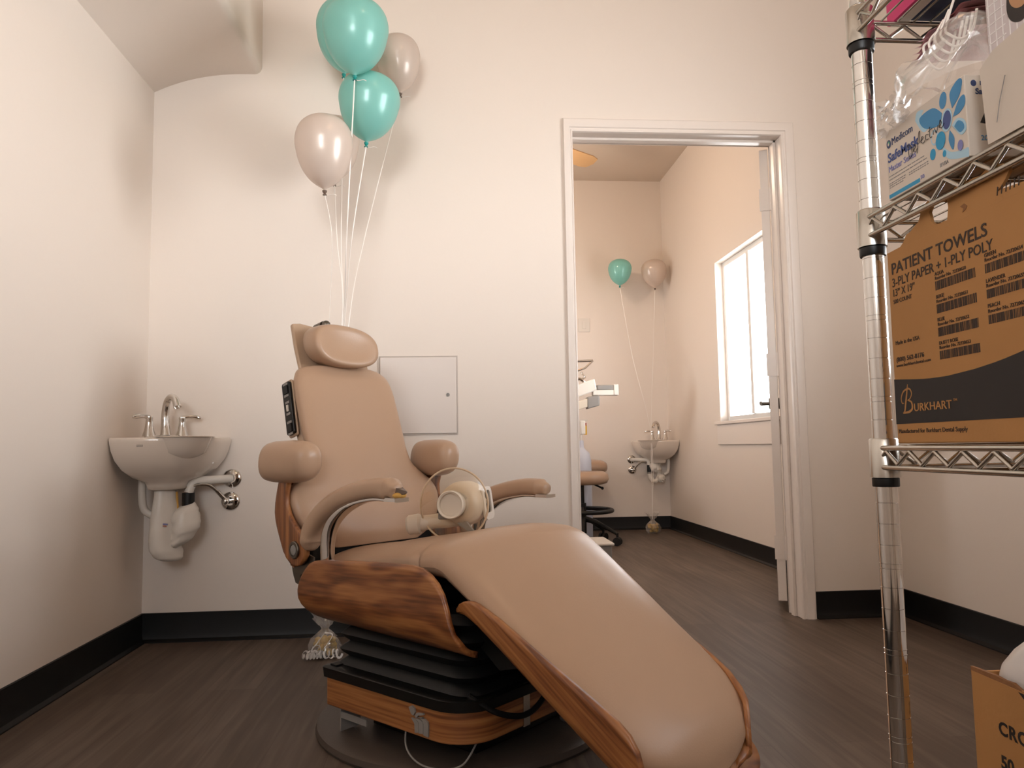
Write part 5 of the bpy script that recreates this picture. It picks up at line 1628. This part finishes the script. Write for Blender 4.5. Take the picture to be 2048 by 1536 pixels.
b = MB(); b.loft([[(-0.25, -0.04, 0.87), (-0.25, 0.04, 0.87), (-0.25, 0.04, 0.97), (-0.25, -0.04, 0.97)], [(0.44, -0.04, 1.125), (0.44, 0.04, 1.125), (0.44, 0.04, 1.20), (0.42, -0.04, 1.21)]]); b.build('upper_arm', M_WHITEPL, t, bevel=0.01)
b = MB(); b.span((0.41, -0.03, 1.085), (0.60, 0.03, 1.125)); b.span((0.565, -0.035, 1.085), (0.60, 0.035, 1.165)); b.span((0.44, -0.03, 1.125), (0.565, 0.03, 1.16), M_GREYPL); b.build('tray_bracket', M_WHITEPL, t, bevel=0.005)
b = MB(); b.tube([(-0.25, 0, 1.28), (0.24, 0, 1.34), (0.42, 0, 1.345)], 0.009, 10); b.tube([(0.42, 0, 1.345), (0.36, 0, 1.29), (0.30, 0, 1.27)], 0.008, 10); b.tube([(0.33, 0, 1.26), (0.36, 0, 1.22), (0.30, 0, 1.20)], 0.008, 10); b.tube([(0.31+0.05*math.cos(a), 0, 1.15+0.06*math.sin(a)) for a in [2*PI*k/28 for k in range(28)]], 0.012, 8, cyc=True); b.build('instrument_holder', M_CHROME, t)
b = MB(); b.lathe([(0.0, 1.42), (0.03, 1.42), (0.03, 1.50), (0, 1.50)], 16, T=Matrix.Translation((-0.27, 0, 0))); b.span((-0.27, -0.03, 1.44), (-0.15, 0.03, 1.49)); b.build('lamp_arm', M_WHITEPL, t)
b = MB(); b.span((0.31, -0.045, 0.80), (0.345, 0.0, 0.90)); b.build('cup_holder', M_WHITEPL, t, bevel=0.006)
t = thing('switch_plate', 'white wall switch plate at the left edge of the doorway view in the far room', 'light switch', (1.152, YF, 1.76))
b = MB(); b.span((-0.055, -0.006, -0.06), (0.045, 0, 0.06)); b.build('plate', M_WHITEPL, t, bevel=0.003)
b = MB(); b.span((-0.020, -0.010, -0.033), (0.010, -0.006, 0.033)); b.build('rocker', M_WHITEPL, t, bevel=0.002)

# ceiling fan, one blade showing past the door lining
t = thing('ceiling_fan', 'light wooden ceiling fan with a glowing lamp in the far room', 'ceiling fan', (0.46, 4.80, ZC))
b = MB(); b.lathe([(0, 0), (0.07, 0), (0.06, -0.05), (0.012, -0.06), (0.012, -0.20), (0.10, -0.215), (0.11, -0.30), (0.05, -0.33), (0, -0.33)], 28); b.build('motor', M_WHITEPL, t)
b = MB(); b.lathe([(0.05, -0.33), (0.10, -0.36), (0.11, -0.40), (0.08, -0.45), (0.0, -0.465)], 28); b.build('lamp_shade', mat('glowing_frosted_glass', 'f4d9b5', 0.4, emis=('ffb873', 2.0)), t)
for k in range(5):
    a = R(38+72*k); d = V((math.cos(a), math.sin(a), 0)); n_ = V((-d.y, d.x, 0))
    b = MB()
    pl = [(0.16, -0.05), (0.25, -0.065), (0.66, -0.075), (0.72, -0.06), (0.74, 0.0), (0.72, 0.06), (0.66, 0.075), (0.25, 0.065), (0.16, 0.05)]
    up_ = (V((0, 0, 1))+n_*0.2).normalized(); n2 = d.cross(up_)*-1
    b.prism(pl, 0.007, T=frame((0, 0, -0.285), d, n2, up_))
    b.span((0.09, -0.02, -0.002), (0.20, 0.02, 0.004), M_DKSTEEL, T=frame((0, 0, -0.285), d, n2, up_))
    b.build('blade', mat('maple_fan_blade', 'c49a6c', 0.45, var=0.08, vscale=3), t)
